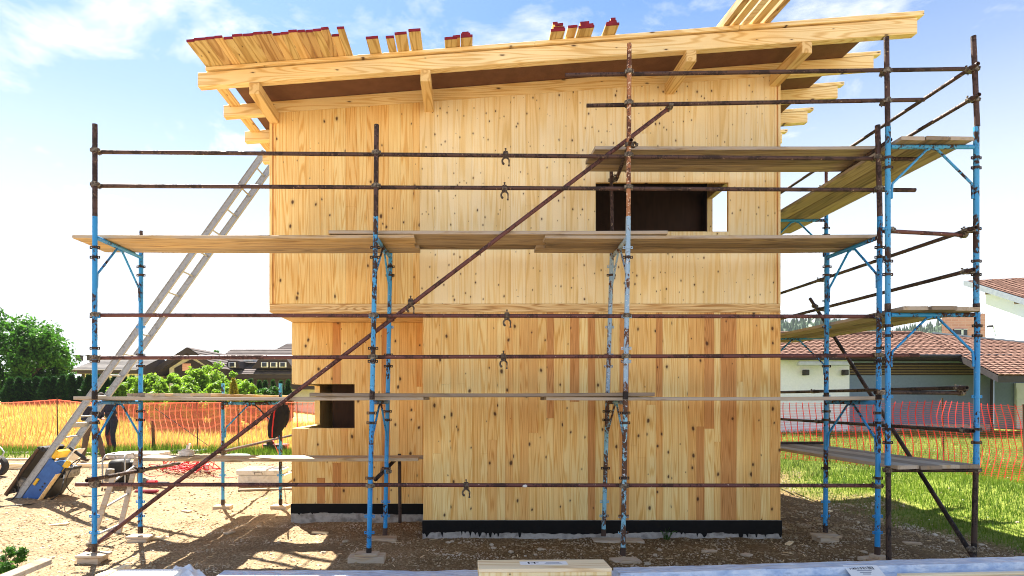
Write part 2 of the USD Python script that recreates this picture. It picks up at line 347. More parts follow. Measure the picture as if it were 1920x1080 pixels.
noisy("white_frame", S(220, 220, 218), S(228, 228, 226), 5, .5, bump=.05)
noisy("hill_floor", S(58, 78, 44), S(70, 92, 52), .05, .9)
noisy("skin", S(206, 150, 122), S(214, 160, 132), 20, .6, bump=.05)
noisy("navy_cloth", S(26, 28, 44), S(34, 36, 54), 20, .9)
noisy("brown_cloth", S(74, 62, 54), S(88, 74, 64), 20, .9)
noisy("black_cloth", S(20, 20, 23), S(30, 30, 33), 20, .9)
noisy("boot_leather", S(70, 50, 38), S(90, 66, 50), 20, .7)
noisy("hair_brown", S(48, 34, 26), S(60, 44, 34), 30, .8)
noisy("paper", S(232, 232, 230), S(238, 238, 236), 9, .8, bump=.05)
noisy("ink", S(26, 26, 30), S(36, 36, 42), 9, .8, bump=.0)
noisy("ink_pale", S(120, 126, 140), S(136, 142, 156), 9, .8, bump=.0)
noisy("stone", S(150, 136, 116), S(182, 168, 146), 9, .9, c3=S(206, 198, 184), bump=.4)
noisy("gravel", S(128, 106, 78), S(168, 148, 116), 2.1, .95, c3=S(196, 184, 164), bump=.4, detail=2.0)
noisy("pipe_white", S(230, 230, 228), S(238, 238, 236), 9, .4, bump=.0)
noisy("lid_green", S(112, 130, 122), S(128, 146, 138), 9, .6)
noisy("stake", S(74, 56, 42), S(92, 70, 52), 9, .9)
noisy("plastic_wrap", S(168, 190, 220), S(194, 210, 230), 5.0, .25, c3=S(220, 228, 238), bump=.9, stretch=(1, 2.5, 1.6), bscale=11, dist=.05, spec=.7)
noisy("plastic_white", S(206, 212, 222), S(226, 230, 236), 3.0, .3, c3=S(240, 242, 244), bump=.4, bscale=7, dist=.03, spec=.6)
mat("brick_pink", {"g": ("geometry", {}), "mp": ("mapping", {"rotation": (math.pi / 2, 0, 0)}), "br": ("brick_texture", {"scale": 1.0, "brick_width": .5, "row_height": .18, "mortar_size": .02, "color1": S(224, 164, 146), "color2": S(210, 146, 128), "mortar": S(222, 176, 158)}),
                   "p": ("principled_bsdf", {"roughness": .9})}, [("g.position", "mp.vector"), ("mp.vector", "br.vector"), ("br.color", "p.base_color")])

def leaf(name, c1, c2, c3, trans=.35, scale=3.0):
    mat(name, {"g": ("geometry", {}), "n": ("noise_texture", {"scale": scale * .6, "detail": 3.0}), "rnd": ("math", {"math_type": "multiply_add", "value2": .5, "value3": 0.0}), "av": ("math", {"math_type": "multiply_add", "value2": .5}),
               "r": ("rgb_ramp", {"ramp": [(.25, c1), (.5, c2), (.74, c3)]}), "p": ("principled_bsdf", {"roughness": .5, "specular_ior_level": .3}), "t": ("translucent_bsdf", {}), "x": ("mix_closure", {"fac": trans})},
        [("g.position", "n.vector"), ("g.random_per_island", "rnd.value1"), ("n.fac", "av.value1"), ("rnd.value", "av.value3"), ("av.value", "r.fac"), ("r.color", "p.base_color"), ("r.color", "t.color"), ("p.BSDF", "x.closure1"), ("t.BSDF", "x.closure2")], surface="x.closure")
leaf("leaf_green", S(60, 106, 30), S(100, 152, 44), S(146, 184, 70), .5)
leaf("leaf_bright", S(122, 158, 44), S(174, 200, 70), S(212, 224, 112), .55)
leaf("leaf_dark", S(34, 70, 28), S(54, 96, 38), S(80, 128, 50), .35)
leaf("leaf_gold", S(140, 132, 40), S(176, 166, 56), S(200, 188, 80), .3)
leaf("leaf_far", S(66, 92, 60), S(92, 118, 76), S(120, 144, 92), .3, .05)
leaf("grass_blade", S(84, 112, 30), S(130, 154, 46), S(180, 188, 80), .5, .8)
leaf("meadow_blade", S(160, 160, 78), S(204, 188, 96), S(226, 206, 128), .5, .5)
leaf("meadow_green", S(118, 134, 66), S(160, 166, 84), S(194, 190, 108), .5, .5)
leaf("net_orange", S(238, 118, 92), S(244, 138, 110), S(248, 156, 130), .5, 2.0)
leaf("net_red", S(206, 60, 52), S(220, 80, 68), S(232, 104, 90), .4, 2.0)
# ------------------------------------------------------------------ ground
def ground_z(x, y):
    x, y = np.asarray(x, float), np.asarray(y, float)
    rise = .85 * sstep(-9.5, -15, x) * sstep(17.5, 26.5, y) * (1 - sstep(32, 60, y))
    back = .46 * sstep(9.8, 16.5, y) + .30 * sstep(16.5, 30, y) + .15 * sstep(30, 80, y)
    left = .20 * sstep(-4.9, -7.2, x) * sstep(8.2, 10.6, y) * (1 - sstep(10.6, 16.5, y) * .8)
    right = .42 * sstep(6.6, 10.4, x) * sstep(7.6, 11.2, y) * (1 - sstep(9.8, 16.5, y) * .95)
    return back + left + right + rise - .06 * sstep(5.2, 3.5, y)

def lines(lo, hi, fine_lo, fine_hi, fine, growth=1.16):
    mid = list(np.arange(fine_lo, fine_hi, fine)); s = fine; up = [fine_hi]
    while up[-1] < hi: s *= growth; up.append(up[-1] + s)
    s = fine; dn = [fine_lo - fine]
    while dn[-1] > lo: s *= growth; dn.append(dn[-1] - s)
    return np.array(dn[::-1] + mid + up)
gx, gy = lines(-500, 500, -8.5, 10.5, .075), lines(-120, 600, 4.6, 12.5, .06)
GX, GY = np.meshgrid(gx, gy)
P = np.stack([GX, GY, np.zeros_like(GX)], -1)
near = 1 - sstep(13, 30, GY) * .6
lumps = (meshkit.fbm(P * 2.3, 3, 3) - .5) * .05 + (meshkit.fbm(P * 9.0, 3, 8) - .5) * .030
flat = np.exp(-((GX + .0) / 30) ** 8)
GZ = ground_z(GX, GY) + lumps * near * flat
soil_line = meshkit.fbm(P * .9, 3, 5) - .5
g_right = sstep(6.6, 8.0, GX + soil_line * 2.4 - .03 * (GY - 9)) 
g_back = sstep(15.9, 16.7, GY + soil_line * 1.2)
g_left = sstep(-11, -14, GX + soil_line * 3) * sstep(9, 12, GY)
grass_amt = np.clip(np.maximum(np.maximum(g_right, g_back), g_left), 0, 1) * sstep(2.6, 4.4, GY)
sand_bounce_amt = np.clip(np.maximum(1 - sstep(-2.2, 1.2, GX + soil_line * 1.8), 1 - sstep(2.6, 4.4, GY)), 0, 1)  # left sand, plus pale unseen ground behind the camera added as bounce for facade
nx, ny = len(gx), len(gy)
idx = np.arange(nx * ny).reshape(ny, nx)
quads = np.stack([idx[:-1, :-1], idx[:-1, 1:], idx[1:, 1:], idx[1:, :-1]], -1).reshape(-1, 4)
mat("ground", {
    "g": ("geometry", {}), "ag": ("attribute", {"attribute": "grass"}), "as": ("attribute", {"attribute": "sand"}), "sp": ("separate_xyz", {}),
    "n1": ("noise_texture", {"scale": 1.6, "detail": 6.0}), "n2": ("noise_texture", {"scale": 26.0, "detail": 5.0, "roughness": .7}), "v": ("voronoi_texture", {"scale": 34.0}), "v2": ("voronoi_texture", {"scale": 85.0}),
    "soil": ("rgb_ramp", {"ramp": [(.25, S(78, 62, 40)), (.5, S(116, 94, 62)), (.72, S(156, 134, 98))]}),
    "sand": ("rgb_ramp", {"ramp": [(.25, S(110, 92, 68)), (.5, S(150, 128, 98)), (.72, S(190, 168, 136))]}),
    "grs": ("rgb_ramp", {"ramp": [(.25, S(78, 98, 34)), (.5, S(116, 130, 48)), (.72, S(156, 152, 70))]}),
    "mea": ("rgb_ramp", {"ramp": [(.25, S(160, 156, 76)), (.5, S(196, 180, 92)), (.72, S(216, 198, 118))]}),
    "far": ("map_range", {"from_min": 16.5, "from_max": 20.0, "clamp": True}), "ay": ("attribute", {"attribute": "yellow"}), "fy": ("math", {"math_type": "multiply"}),
    "x1": ("mix_color", {}), "x2": ("mix_color", {}), "x3": ("mix_color", {}), "peb": ("mix_color", {"blend_type": "multiply", "use_clamp": True}),
    "pr": ("rgb_ramp", {"ramp": [(0, (1.35, 1.32, 1.28)), (.25, (1.1, 1.08, 1.05)), (.55, (.86, .85, .84)), (1, (.72, .7, .68))]}), "pf": ("math", {"math_type": "subtract", "value1": .85}),
    "wet": ("rgb_ramp", {"ramp": [(.35, (.72, .70, .68)), (.6, (1, 1, 1))]}), "xw": ("mix_color", {"blend_type": "multiply", "fac": .75, "use_clamp": True}),
    "jit": ("math", {"math_type": "multiply_add", "value2": .5, "value3": -.25}), "sj": ("math", {"math_type": "add", "use_clamp": True}),
    "b": ("bump", {"strength": .55, "distance": .03}), "b2": ("bump", {"strength": .5, "distance": .02}), "p": ("principled_bsdf", {"roughness": .95, "specular_ior_level": .2})},
    [("g.position", "n1.vector"), ("g.position", "n2.vector"), ("g.position", "v.vector"), ("g.position", "v2.vector"), ("n2.fac", "soil.fac"), ("n2.fac", "sand.fac"), ("n2.fac", "grs.fac"), ("n1.fac", "mea.fac"), ("g.position", "sp.vector"), ("sp.y", "far.value"),
     ("n1.fac", "jit.value1"), ("as.fac", "sj.value1"), ("jit.value", "sj.value2"), ("sj.value", "x1.fac"), ("soil.color", "x1.a"), ("sand.color", "x1.b"), ("x1.result", "peb.a"), ("v.distance", "pr.fac"), ("pr.color", "peb.b"), ("ag.fac", "pf.value2"), ("pf.value", "peb.fac"),
     ("n1.fac", "wet.fac"), ("peb.result", "xw.a"), ("wet.color", "xw.b"),
     ("grs.color", "x3.a"), ("mea.color", "x3.b"), ("far.result", "fy.value1"), ("ay.fac", "fy.value2"), ("fy.value", "x3.fac"), ("xw.result", "x2.a"), ("x3.result", "x2.b"), ("ag.fac", "x2.fac"), ("x2.result", "p.base_color"),
     ("n2.fac", "b.height"), ("v.distance", "b2.height"), ("b.normal", "b2.normal"), ("b2.normal", "p.normal")])
gm = solo("ground", (np.stack([GX, GY, GZ], -1).reshape(-1, 3), quads), "ground", kind="structure", smooth=True)
for nm, val in (("grass", grass_amt), ("sand", sand_bounce_amt), ("yellow", 1 - sstep(0, 5, GX))):
    UsdGeom.PrimvarsAPI(gm).CreatePrimvar(nm, Sdf.ValueTypeNames.FloatArray, "vertex").Set(Vt.FloatArray.FromNumpy(val.reshape(-1).astype(np.float32)))

from scipy.interpolate import RegularGridInterpolator
_gi = RegularGridInterpolator((gy, gx), GZ, bounds_error=False, fill_value=0.0)
_gg = RegularGridInterpolator((gy, gx), grass_amt, bounds_error=False, fill_value=0.0)
def gz(x, y): return _gi(np.stack([np.asarray(y, float), np.asarray(x, float)], -1))
def gz1(x, y): return float(_gi([[y, x]])[0])

# ------------------------------------------------------------------ the timber house
YW, YR, XL, XR = 8.5, 9.6, -2.81, 4.53
def beam_lo(x): return 6.05 + .074 * (x + 3.47)
def beam_hi(x): return 6.215 + .0766 * (x + 3.47)
house = Thing("timber_house", "unfinished two storey timber house of raw wall panels behind scaffolding, without windows", "house", ((XL + XR) / 2, YW, 0))
HP = house.part
def slope_top(x): return beam_lo(x) - .004

def prism4(x0, x1, zb0, zb1, zt0, zt1, y0, y1, bevel=0.0014):
    """A board face between x0 and x1 whose lower and upper edges may slope; its front arrises chamfered."""
    b = bevel
    V = np.array([(x0, y1, zb0), (x1, y1, zb1), (x1, y1, zt1), (x0, y1, zt0), (x0, y0 + b, zb0), (x1, y0 + b, zb1), (x1, y0 + b, zt1), (x0, y0 + b, zt0),
                  (x0 + b, y0, zb0 + b), (x1 - b, y0, zb1 + b), (x1 - b, y0, zt1 - b), (x0 + b, y0, zt0 - b)])
    Q = np.array([(0, 3, 2, 1), (0, 1, 5, 4), (1, 2, 6, 5), (2, 3, 7, 6), (3, 0, 4, 7), (4, 5, 9, 8), (5, 6, 10, 9), (6, 7, 11, 10), (7, 4, 8, 11), (8, 9, 10, 11)])
    return V, Q

rs = np.random.RandomState(7)
def lamellae(parent, xs0, xs1, zb, zt, y, mats, widths, hole=None, cuts=.35, weights=None):
    """Vertical boards from xs0 to xs1 at plane y, a hole (x0, x1, z0, z1) left open."""
    xs = [xs0]; stops = sorted([s for s in (hole[:2] if hole else ()) if xs0 < s < xs1] + [xs1])
    for s in stops:
        while s - xs[-1] > widths[1] * 1.35: xs.append(xs[-1] + rs.uniform(*widths))
        if s - xs[-1] > widths[1] * .9 + .02: xs.append((xs[-1] + s) / 2)
        xs.append(s)
    for a, b in zip(xs[:-1], xs[1:]):
        g = .0006
        pieces = [(zb, None)]
        if hole and a >= hole[0] - 1e-6 and b <= hole[1] + 1e-6: pieces = [(zb, hole[2]), (hole[3], None)]
        for lo, hi in pieces:
            top0 = zt(a + g) if hi is None else hi; top1 = zt(b - g) if hi is None else hi
            segs = [lo]
            if rs.rand() < cuts and min(top0, top1) - lo > 1.2: segs.append(lo + rs.uniform(.3, .7) * (min(top0, top1) - lo))
            for k, s in enumerate(segs):
                last = k == len(segs) - 1
                m_ = rs.choice(mats, p=weights)
                HP("board", prism4(a + g, b - g, s, s, top0 if last else segs[k + 1] - .0008, top1 if last else segs[k + 1] - .0008, y - rs.uniform(0, .0016), y + .012), m_, parent)

WIN = (hx(1117, YW), hx(1366, YW), hz(434, YW), hz(342, YW))
PINE = ["pine_a", "pine_b", "pine_c", "pine_d", "pine_e"]; PW = [.32, .25, .22, .12, .09]
SPR = ["spruce_a", "spruce_b", "spruce_c"]; SW = [.4, .25, .35]
# the core of each wall panel stands 12 mm behind its boards
uw = MB()
z0 = 3.362
for a, b in ((XL, WIN[0]), (WIN[1], XR)):
    uw.add(prism4(a, b, z0, z0, slope_top(a), slope_top(b), YW + .012, YW + .05, .001))
uw.add(prism4(WIN[0], WIN[1], z0, z0, WIN[2], WIN[2], YW + .012, YW + .05, .001))
uw.add(prism4(WIN[0], WIN[1], WIN[3], WIN[3], slope_top(WIN[0]), slope_top(WIN[1]), YW + .012, YW + .05, .001))
up = HP("upper_wall", uw, "pine_b")
xm = hx(787, YW)
lamellae(up, XL + .095, xm, z0, slope_top, YW, PINE, (.14, .185), weights=PW)
lamellae(up, xm, XR - .085, z0, slope_top, YW, SPR, (.16, .21), hole=WIN, cuts=.15, weights=SW)
for a, b, m_ in ((XL, XL + .04, "pine_c"), (XL + .042, XL + .062, "pine_e"), (XL + .064, XL + .093, "pine_b"), (XR - .083, XR - .056, "spruce_b"), (XR - .054, XR - .036, "pine_e"), (XR - .034, XR, "spruce_a")):
    HP("edge_board", prism4(a, b, z0, z0, slope_top(a), slope_top(b), YW + (.004 if "pine_e" in m_ else -.003), YW + .012), m_, up)
# floor slab edge: three layers
fs = HP("floor_slab", box2((XL, YW + .012, 3.242), (XR, YW + 6.5, 3.358)), "clt_x")
for zA, zB, dy in ((3.240, 3.274, -.002), (3.281, 3.315, .004), (3.322, 3.358, 0)):
    HP("layer", box2((XL, YW + dy, zA), (XR, YW + .0115, zB), .002), "clt_x", fs)
# lower walls: the right block stands forward, the left part is set back
XB = hx(793.5, YW); zb = .257
lw = HP("lower_wall", box2((XB, YW + .012, zb), (XR, YW + .12, 3.238), .001), "pine_b")
lamellae(lw, XB, XR, zb, lambda x: 3.237, YW, PINE, (.09, .145), cuts=.42, weights=[.31, .25, .20, .14, .10])
HP("return_wall", box2((XB, YW + .121, zb), (XB + .1, YR + .1, 3.238), .001), "pine_b")
W2 = (XL, hx(665, YR), hz(803, YR), hz(720, YR))
zr = .30
rw = MB()
rw.add(box2((W2[1], YR + .012, zr), (XB - .002, YR + .12, 3.238), .001)).add(box2((XL, YR + .012, zr), (W2[1], YR + .12, W2[2]), .001)).add(box2((XL, YR + .012, W2[3]), (W2[1], YR + .12, 3.238), .001))
rwp = HP("recessed_wall", rw, "pine_c")
lamellae(rwp, XL, XB - .002, zr, lambda x: 3.237, YR, PINE, (.11, .17), hole=W2, cuts=.3, weights=[.36, .26, .24, .1, .04])
# window reveals
rv = MB(); e = .012
HP("window_reveal", MB().add(box2((WIN[0] - .03, YW + .006, WIN[3] + .002), (WIN[1] + .03, YW + .049, WIN[3] + .03))).add(box2((WIN[1] + .002, YW + .006, WIN[2]), (WIN[1] + .03, YW + .049, WIN[3])))
   .add(box2((WIN[0] - .03, YW + .006, WIN[2]), (WIN[0] - .002, YW + .049, WIN[3]))), "spruce_b", label="raw edges of the large opening in the upper wall")
# side, back and inner walls
DEP = YW + 6.4
lwall = MB().add(box2((XL, YR + .125, zr), (XL + .1, 11.06, W2[2]))).add(box2((XL, 11.06, zr), (XL + .1, DEP, 3.238))).add(box2((XL, YR + .125, W2[3]), (XL + .1, 11.06, 3.238)))
HP("left_wall", lwall, "pine_c")
HP("left_upper_wall", prism4(XL, XL + .1, z0, z0, slope_top(XL), slope_top(XL + .1), YW + .125, DEP), "pine_b")
oy0, oy1, oz0, oz1 = 9.0, 10.83, 4.3, 5.66
HP("right_wall", MB().add(box2((XR - .1, YW + .125, zb), (XR, DEP, 3.238))), "pine_b")
HP("right_upper_wall", MB().add(box2((XR - .1, YW + .125, z0), (XR, DEP, oz0))).add(box2((XR - .1, YW + .125, oz1), (XR, DEP, slope_top(XR)))).add(box2((XR - .1, YW + .125, oz0), (XR, oy0, oz1))).add(box2((XR - .1, oy1, oz0), (XR, DEP, oz1))), "spruce_b")
HP("side_lining", box2((XR - .125, oy1 + .002, z0), (XR - .102, 10.998, 6.5)), "dark_lining")  # added dark sheet standing in for shade on the wall beyond the opening
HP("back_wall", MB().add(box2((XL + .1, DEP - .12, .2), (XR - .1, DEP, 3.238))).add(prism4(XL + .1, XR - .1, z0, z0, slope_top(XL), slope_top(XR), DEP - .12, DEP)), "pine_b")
HP("inner_wall", prism4(XL + .1, XR - .1, z0, z0, slope_top(XL) - .02, slope_top(XR) - .02, 11.0, 11.1), "dark_lining", label="inner wall painted dark for the shade of the room, seen through the large upper opening")  # room shade painted into the wall colour
HP("inner_wall", MB().add(box2((XL + .3, 11.2, .1), (XR - .2, 11.3, 3.24))).add(box2((W2[1] - .04, YR + .121, .1), (W2[1] + .06, 11.2, 3.24))), "dark_lining", label="inner wall painted dark for the shade of the room, seen through the corner opening")
HP("ground_slab", MB().add(box2((XB + .05, YW + .2, -.2), (XR - .05, DEP, .1))).add(box2((XL + .05, YR + .2, -.2), (XB + .2, DEP, .12))), "concrete")
# foundation with a ragged coat of bitumen
pl = HP("plinth", MB().add(box2((XB - .01, YW - .016, -.3), (XR + .01, YW + .14, zb - .002), .006)), "concrete")
pl2 = HP("plinth", MB().add(box2((XL - .01, YR - .016, -.3), (XB - .012, YR + .14, zr - .002), .006)), "concrete")
def coat(x0, x1, y, ztop, zlow, amp, seed, drips):
    xs = np.linspace(x0, x1, int((x1 - x0) / .012)); q = np.c_[xs, xs * 0, xs * 0]
    zl = zlow + (meshkit.fbm(q * 1.1 + 5, 3, seed) - .5) * amp + (meshkit.fbm(q * 16, 2, seed + 3) - .5) * amp * .35
    dr = meshkit.noise(q * 40 + 9, seed + 7); zl -= drips * np.where(dr > .7, (dr - .7) * .35, 0) * (meshkit.noise(q * .9, seed + 2) > .5)
    zl = np.clip(zl, .012, ztop - .03)
    top = np.c_[xs, np.full_like(xs, y), np.full_like(xs, ztop)]; bot = np.c_[xs, np.full_like(xs, y), zl]; n = len(xs)
    back = np.array([0, .004, 0]); V = np.vstack([top, bot, top + back, bot + back]); i = np.arange(n - 1)
    return V, np.vstack([np.c_[i, i + n, i + n + 1, i + 1], np.c_[i, i + 1, i + 1 + 2 * n, i + 2 * n], np.c_[i + n, i + 3 * n, i + 3 * n + 1, i + n + 1]])
HP("bitumen_coat", coat(XB - .012, XR + .012, YW - .0205, zb - .003, .075, .07, 3, 1.0), "bitumen", pl)
HP("bitumen_coat", coat(XL - .012, XB - .014, YR - .0205, zr - .003, .135, .06, 9, .3), "bitumen", pl2)

# ---- roof (part of the house)
beams = [7.68 + .82 * k for k in range(9)]
def sloped(x0, x1, y0, y1, lo, hi, bevel=.004):
    return prism4(x0, x1, lo(x0), lo(x1), hi(x0), hi(x1), y0, y1, bevel)
for k, yb in enumerate(beams):
    h2 = (lambda x: beam_hi(x)) if k else (lambda x: beam_hi(x) + .012)
    HP("roof_beam", sloped(-3.47, 5.87, yb, yb + .11, lambda x: beam_lo(x), h2, .006), "beam_x", label="front roof beam carried on brackets" if k == 0 else None)
    if k: HP("batten", sloped(5.30, 5.98, yb + .01, yb + .12, lambda x: beam_hi(x) + .013, lambda x: beam_hi(x) + .065), "beam_x")
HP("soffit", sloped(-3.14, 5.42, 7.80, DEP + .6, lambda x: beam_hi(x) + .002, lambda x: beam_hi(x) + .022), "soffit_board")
for k in range(8):
    HP("eaves_board", sloped(-3.37, -3.23, beams[k] + .112, beams[k + 1] - .002, lambda x: beam_hi(x) - .03, lambda x: beam_hi(x) - .002), "beam_y")
HP("roof_deck", sloped(-3.14, 5.42, 7.80, DEP + .6, lambda x: beam_hi(x) + .025, lambda x: beam_hi(x) + .075), "roofboard_b")
for a, b in ((-3.36, -1.2), (-1.198, .9), (.903, 3.55), (3.556, 5.94)):
    HP("fascia_board", sloped(a, b, 7.655, 7.78, lambda x: beam_hi(x) + .026, lambda x: 6.29 + .0786 * (x + 3.35), .004), "beam_x")
for xb in (-2.735, -.515, 2.935, 4.435):
    w = .065
    HP("bracket", sloped(xb - w, xb + w, 7.672, 8.496, lambda x, c=xb: beam_lo(c) - .155, lambda x, c=xb: beam_lo(c - w) - .002, .006), "beam_y")
# boards laid on the roof, projecting past the front edge with red painted ends: each is a thing
def fz(x): return 6.29 + .0786 * (x + 3.35)
def roof_board(x, w, t, z, y_end, y_in, label, m_="roofboard_a", group=None, skew=0.0, row=False):
    b = Thing("roof_board", label, "board", (x, y_end, z), group)
    b.part("plank", plank((x - skew * (y_in - y_end), y_in, z + t / 2), (x, y_end + .012, z + t / 2), w, t, (.0786 * -1, 0, 1), .003), m_)
    b.part("painted_end", plank((x, y_end + (.0115 if not row else .005), z + t / 2), (x, y_end, z + t / 2), w + .0015, t + .0015, (-.0786, 0, 1), .003), "red_end")
rr = np.random.RandomState(3)
ends = [(350, 78), (370, 75), (395, 73), (414, 71), (428, 73), (449, 68), (470, 67), (493, 64), (514, 63), (530, 66), (543, 64), (557, 60), (572, 60), (584, 60), (600, 58), (614, 55), (630, 68), (642, 54)]
x = -3.36
for k, (ex, ey) in enumerate(ends):
    w = (.118, .16, .13, .115, .135, .15, .15, .14, .12, .11, .118, .125, .11, .105, .12, .11, .11, .105)[k] * .855
    xc = x + w / 2; z = fz(xc) + .004
    ye = (H - z) * F / (ey - CY) - .0
    roof_board(xc, w - .005, .028, z, ye, 7.79 if xc < -3.05 else 8.5, "board overhanging the roof's front left edge in a closed row, red end" if k not in (0, 16, 17) else
               ("leftmost board overhanging the roof's front edge, at the low corner", "short pale board recessed near the right end of the overhanging row", "long board standing out furthest at the right end of the overhanging row")[(0, 16, 17).index(k)],
               ("roofboard_a", "roofboard_b", "roofboard_a", "beam_y")[rr.randint(4)], group="overhanging roof boards in a closed row" if k not in (0, 16, 17) else None, row=True)
    x += w
piles = [(699, 72, .15, [1], "single red ended board on the roof edge just right of the closed row"), (732, 71, .10, [1], "narrow board with red end on the roof edge, first of three close together"),
         (753, 64, .15, [1], "wide red ended board, second of three close together on the roof edge"), (779, 58, .15, [1], "long red ended board leaning highest left of the small white cloud"),
         (845, 73, .16, [1], "lone short board with red end left of the two stepped piles"), (875, 66, .15, [3], "board in the stepped pile below the small white cloud"),
         (1048, 52, .18, [4], "board in the small red ended pile left of the tall orange post"), (1101, 47, .20, [3], "board in the wide red ended pile near the tall orange post"), (1150, 38, .17, [4], "board in the rightmost red ended pile on the roof edge")]
for px, py, w, lay, lab in piles:
    n = lay[0]; X0 = hx(px, 7.42)
    # the top board decides the height seen in the photograph
    for k in range(n):
        z = fz(X0) + .004 + k * .031
        ye = min(7.60, max(6.9, (H - z) * F / (py - CY))) if n == 1 else 7.47 + .012 * k + rr.uniform(-.02, .02)
        ww = w * (1 - .22 * k) if n > 1 else w
        lab_k = lab if n == 1 else lab.replace("board in", ("lowest board in", "second board from below in", "third board from below in", "top board in")[k])
        roof_board(X0 + rr.uniform(-.02, .02) * k, ww, .028, z, ye, 9.2 + rr.uniform(0, .5), lab_k, ("roofboard_a", "beam_y")[k % 2])
    if lab.startswith(("board in the stepped", "board in the wide")):
        z = fz(X0) + .004
        roof_board(X0 - w * .86, w * .6, .028, z, 7.45 + rr.uniform(0, .06), 9.0, lab.replace("board in", "board lying left beside"), "beam_y")
# long joists sticking out towards the front, high over the roof edge
for k, (px, dz, t, w, m_) in enumerate(((1373, .0, .10, .09, "roofboard_b"), (1392, .012, .06, .10, "beam_y"), (1410, .008, .03, .10, "lath_x"), (1429, .004, .09, .11, "beam_y"), (1450, .0, .07, .09, "roofboard_b"))):
    X0 = hx(px, 7.68); z = fz(X0) + .004 + dz
    roof_board(X0, w, t, z, 6.25, 9.6, ("leftmost dark joist", "second joist", "pale middle board", "fourth thick joist", "rightmost dark joist")[k] + " of the long bundle projecting at the top right of the roof", m_, skew=.06)
# ------------------------------------------------------------------ scaffolding
Y1, Y2 = 7.28, 8.33
PR, TR = .030, .0245                 # radius of frame posts and of loose tubes
def lug(c, d, s=.030):
    """A small holed plate on a post: square eye standing off to the side d."""
    c = np.asarray(c, float); d = unit(d); o = PR + s * .5
    m = MB(); y = np.cross(d, (0, 0, 1.0)); R = np.stack([d, y, np.array([0, 0, 1.0])], 1)
    q = c + d * o
    for a, sz in (((0, 0, .40), (1.15, .34, .38)), ((0, 0, -.40), (1.15, .34, .38)), ((.42, 0, 0), (.36, .34, .6)), ((-.45, 0, 0), (.5, .34, .6))):
        m.add(bbox(q + R @ (np.array(a) * s), np.array(sz) * s, .001, R))
    return m

def coupler(c, d1, d2, r1=PR, r2=TR, off=None):
    """A double clamp: two hinged collars with bolts, one on each tube."""
    c = np.asarray(c, float); m = MB()
    def collar(q, d, r):
        d = unit(d)
        m.add(tube(q - d * .027, q + d * .027, r + .009, 12, wall=.22))
        a, b = frame_of(d)
        for s in (-1, 1):
            m.add(bbox(q + a * s * (r + .014), (.024, .03, .044), .003, np.stack([a, b, d], 1)))
        m.add(sweep([q + a * (r + .014) - b * .03, q + a * (r + .014) + b * .034], .006, 6)).add(bbox(q + a * (r + .014) + b * .036, (.02, .014, .02), .003, np.stack([a, b, d], 1)))
    o = np.zeros(3) if off is None else np.asarray(off, float)
    collar(c, d1, r1); collar(c + o, d2, r2)
    m.add(bbox(c + o * .5, (.05, .03, .05), .006))
    return m

def loose_coupler(c, seed=0):
    """A clamp on a rail (along x) whose lower jaw hangs open."""
    c = np.asarray(c, float); m = MB()
    m.add(tube(c - (.032, 0, 0), c + (.032, 0, 0), TR + .010, 12, wall=.25))
    m.add(bbox(c + (0, -.004, TR + .012), (.055, .03, .022), .004)).add(sweep([c + (0, -.01, TR + .01), c + (0, -.01, TR + .055)], .007, 6)).add(bbox(c + (0, -.01, TR + .05), (.022, .022, .014), .003))
    m.add(bbox(c + (0, -.02, -TR - .012), (.06, .03, .022), .005))
    r = .043; cz = c[2] - TR - .058
    for a0, a1, n_, rad in ((.5, 1.36, 9, [.010, .011, .012, .012, .012, .012, .013, .016, .011]), (.5, -.12, 6, [.010, .011, .011, .011, .010, .009])):
        t = np.linspace(a0, a1, n_) * np.pi
        m.add(sweep(np.stack([c[0] + np.cos(t) * r, np.full(n_, c[1] - .022), cz + np.sin(t) * r], 1), rad, 7))
    m.add(sweep([c + (.043, -.022, -TR - .07), c + (.040, -.022, -TR - .112)], [.007, .0065], 6)).add(bbox(c + (.040, -.022, -TR - .112), (.024, .022, .018), .004))
    return m

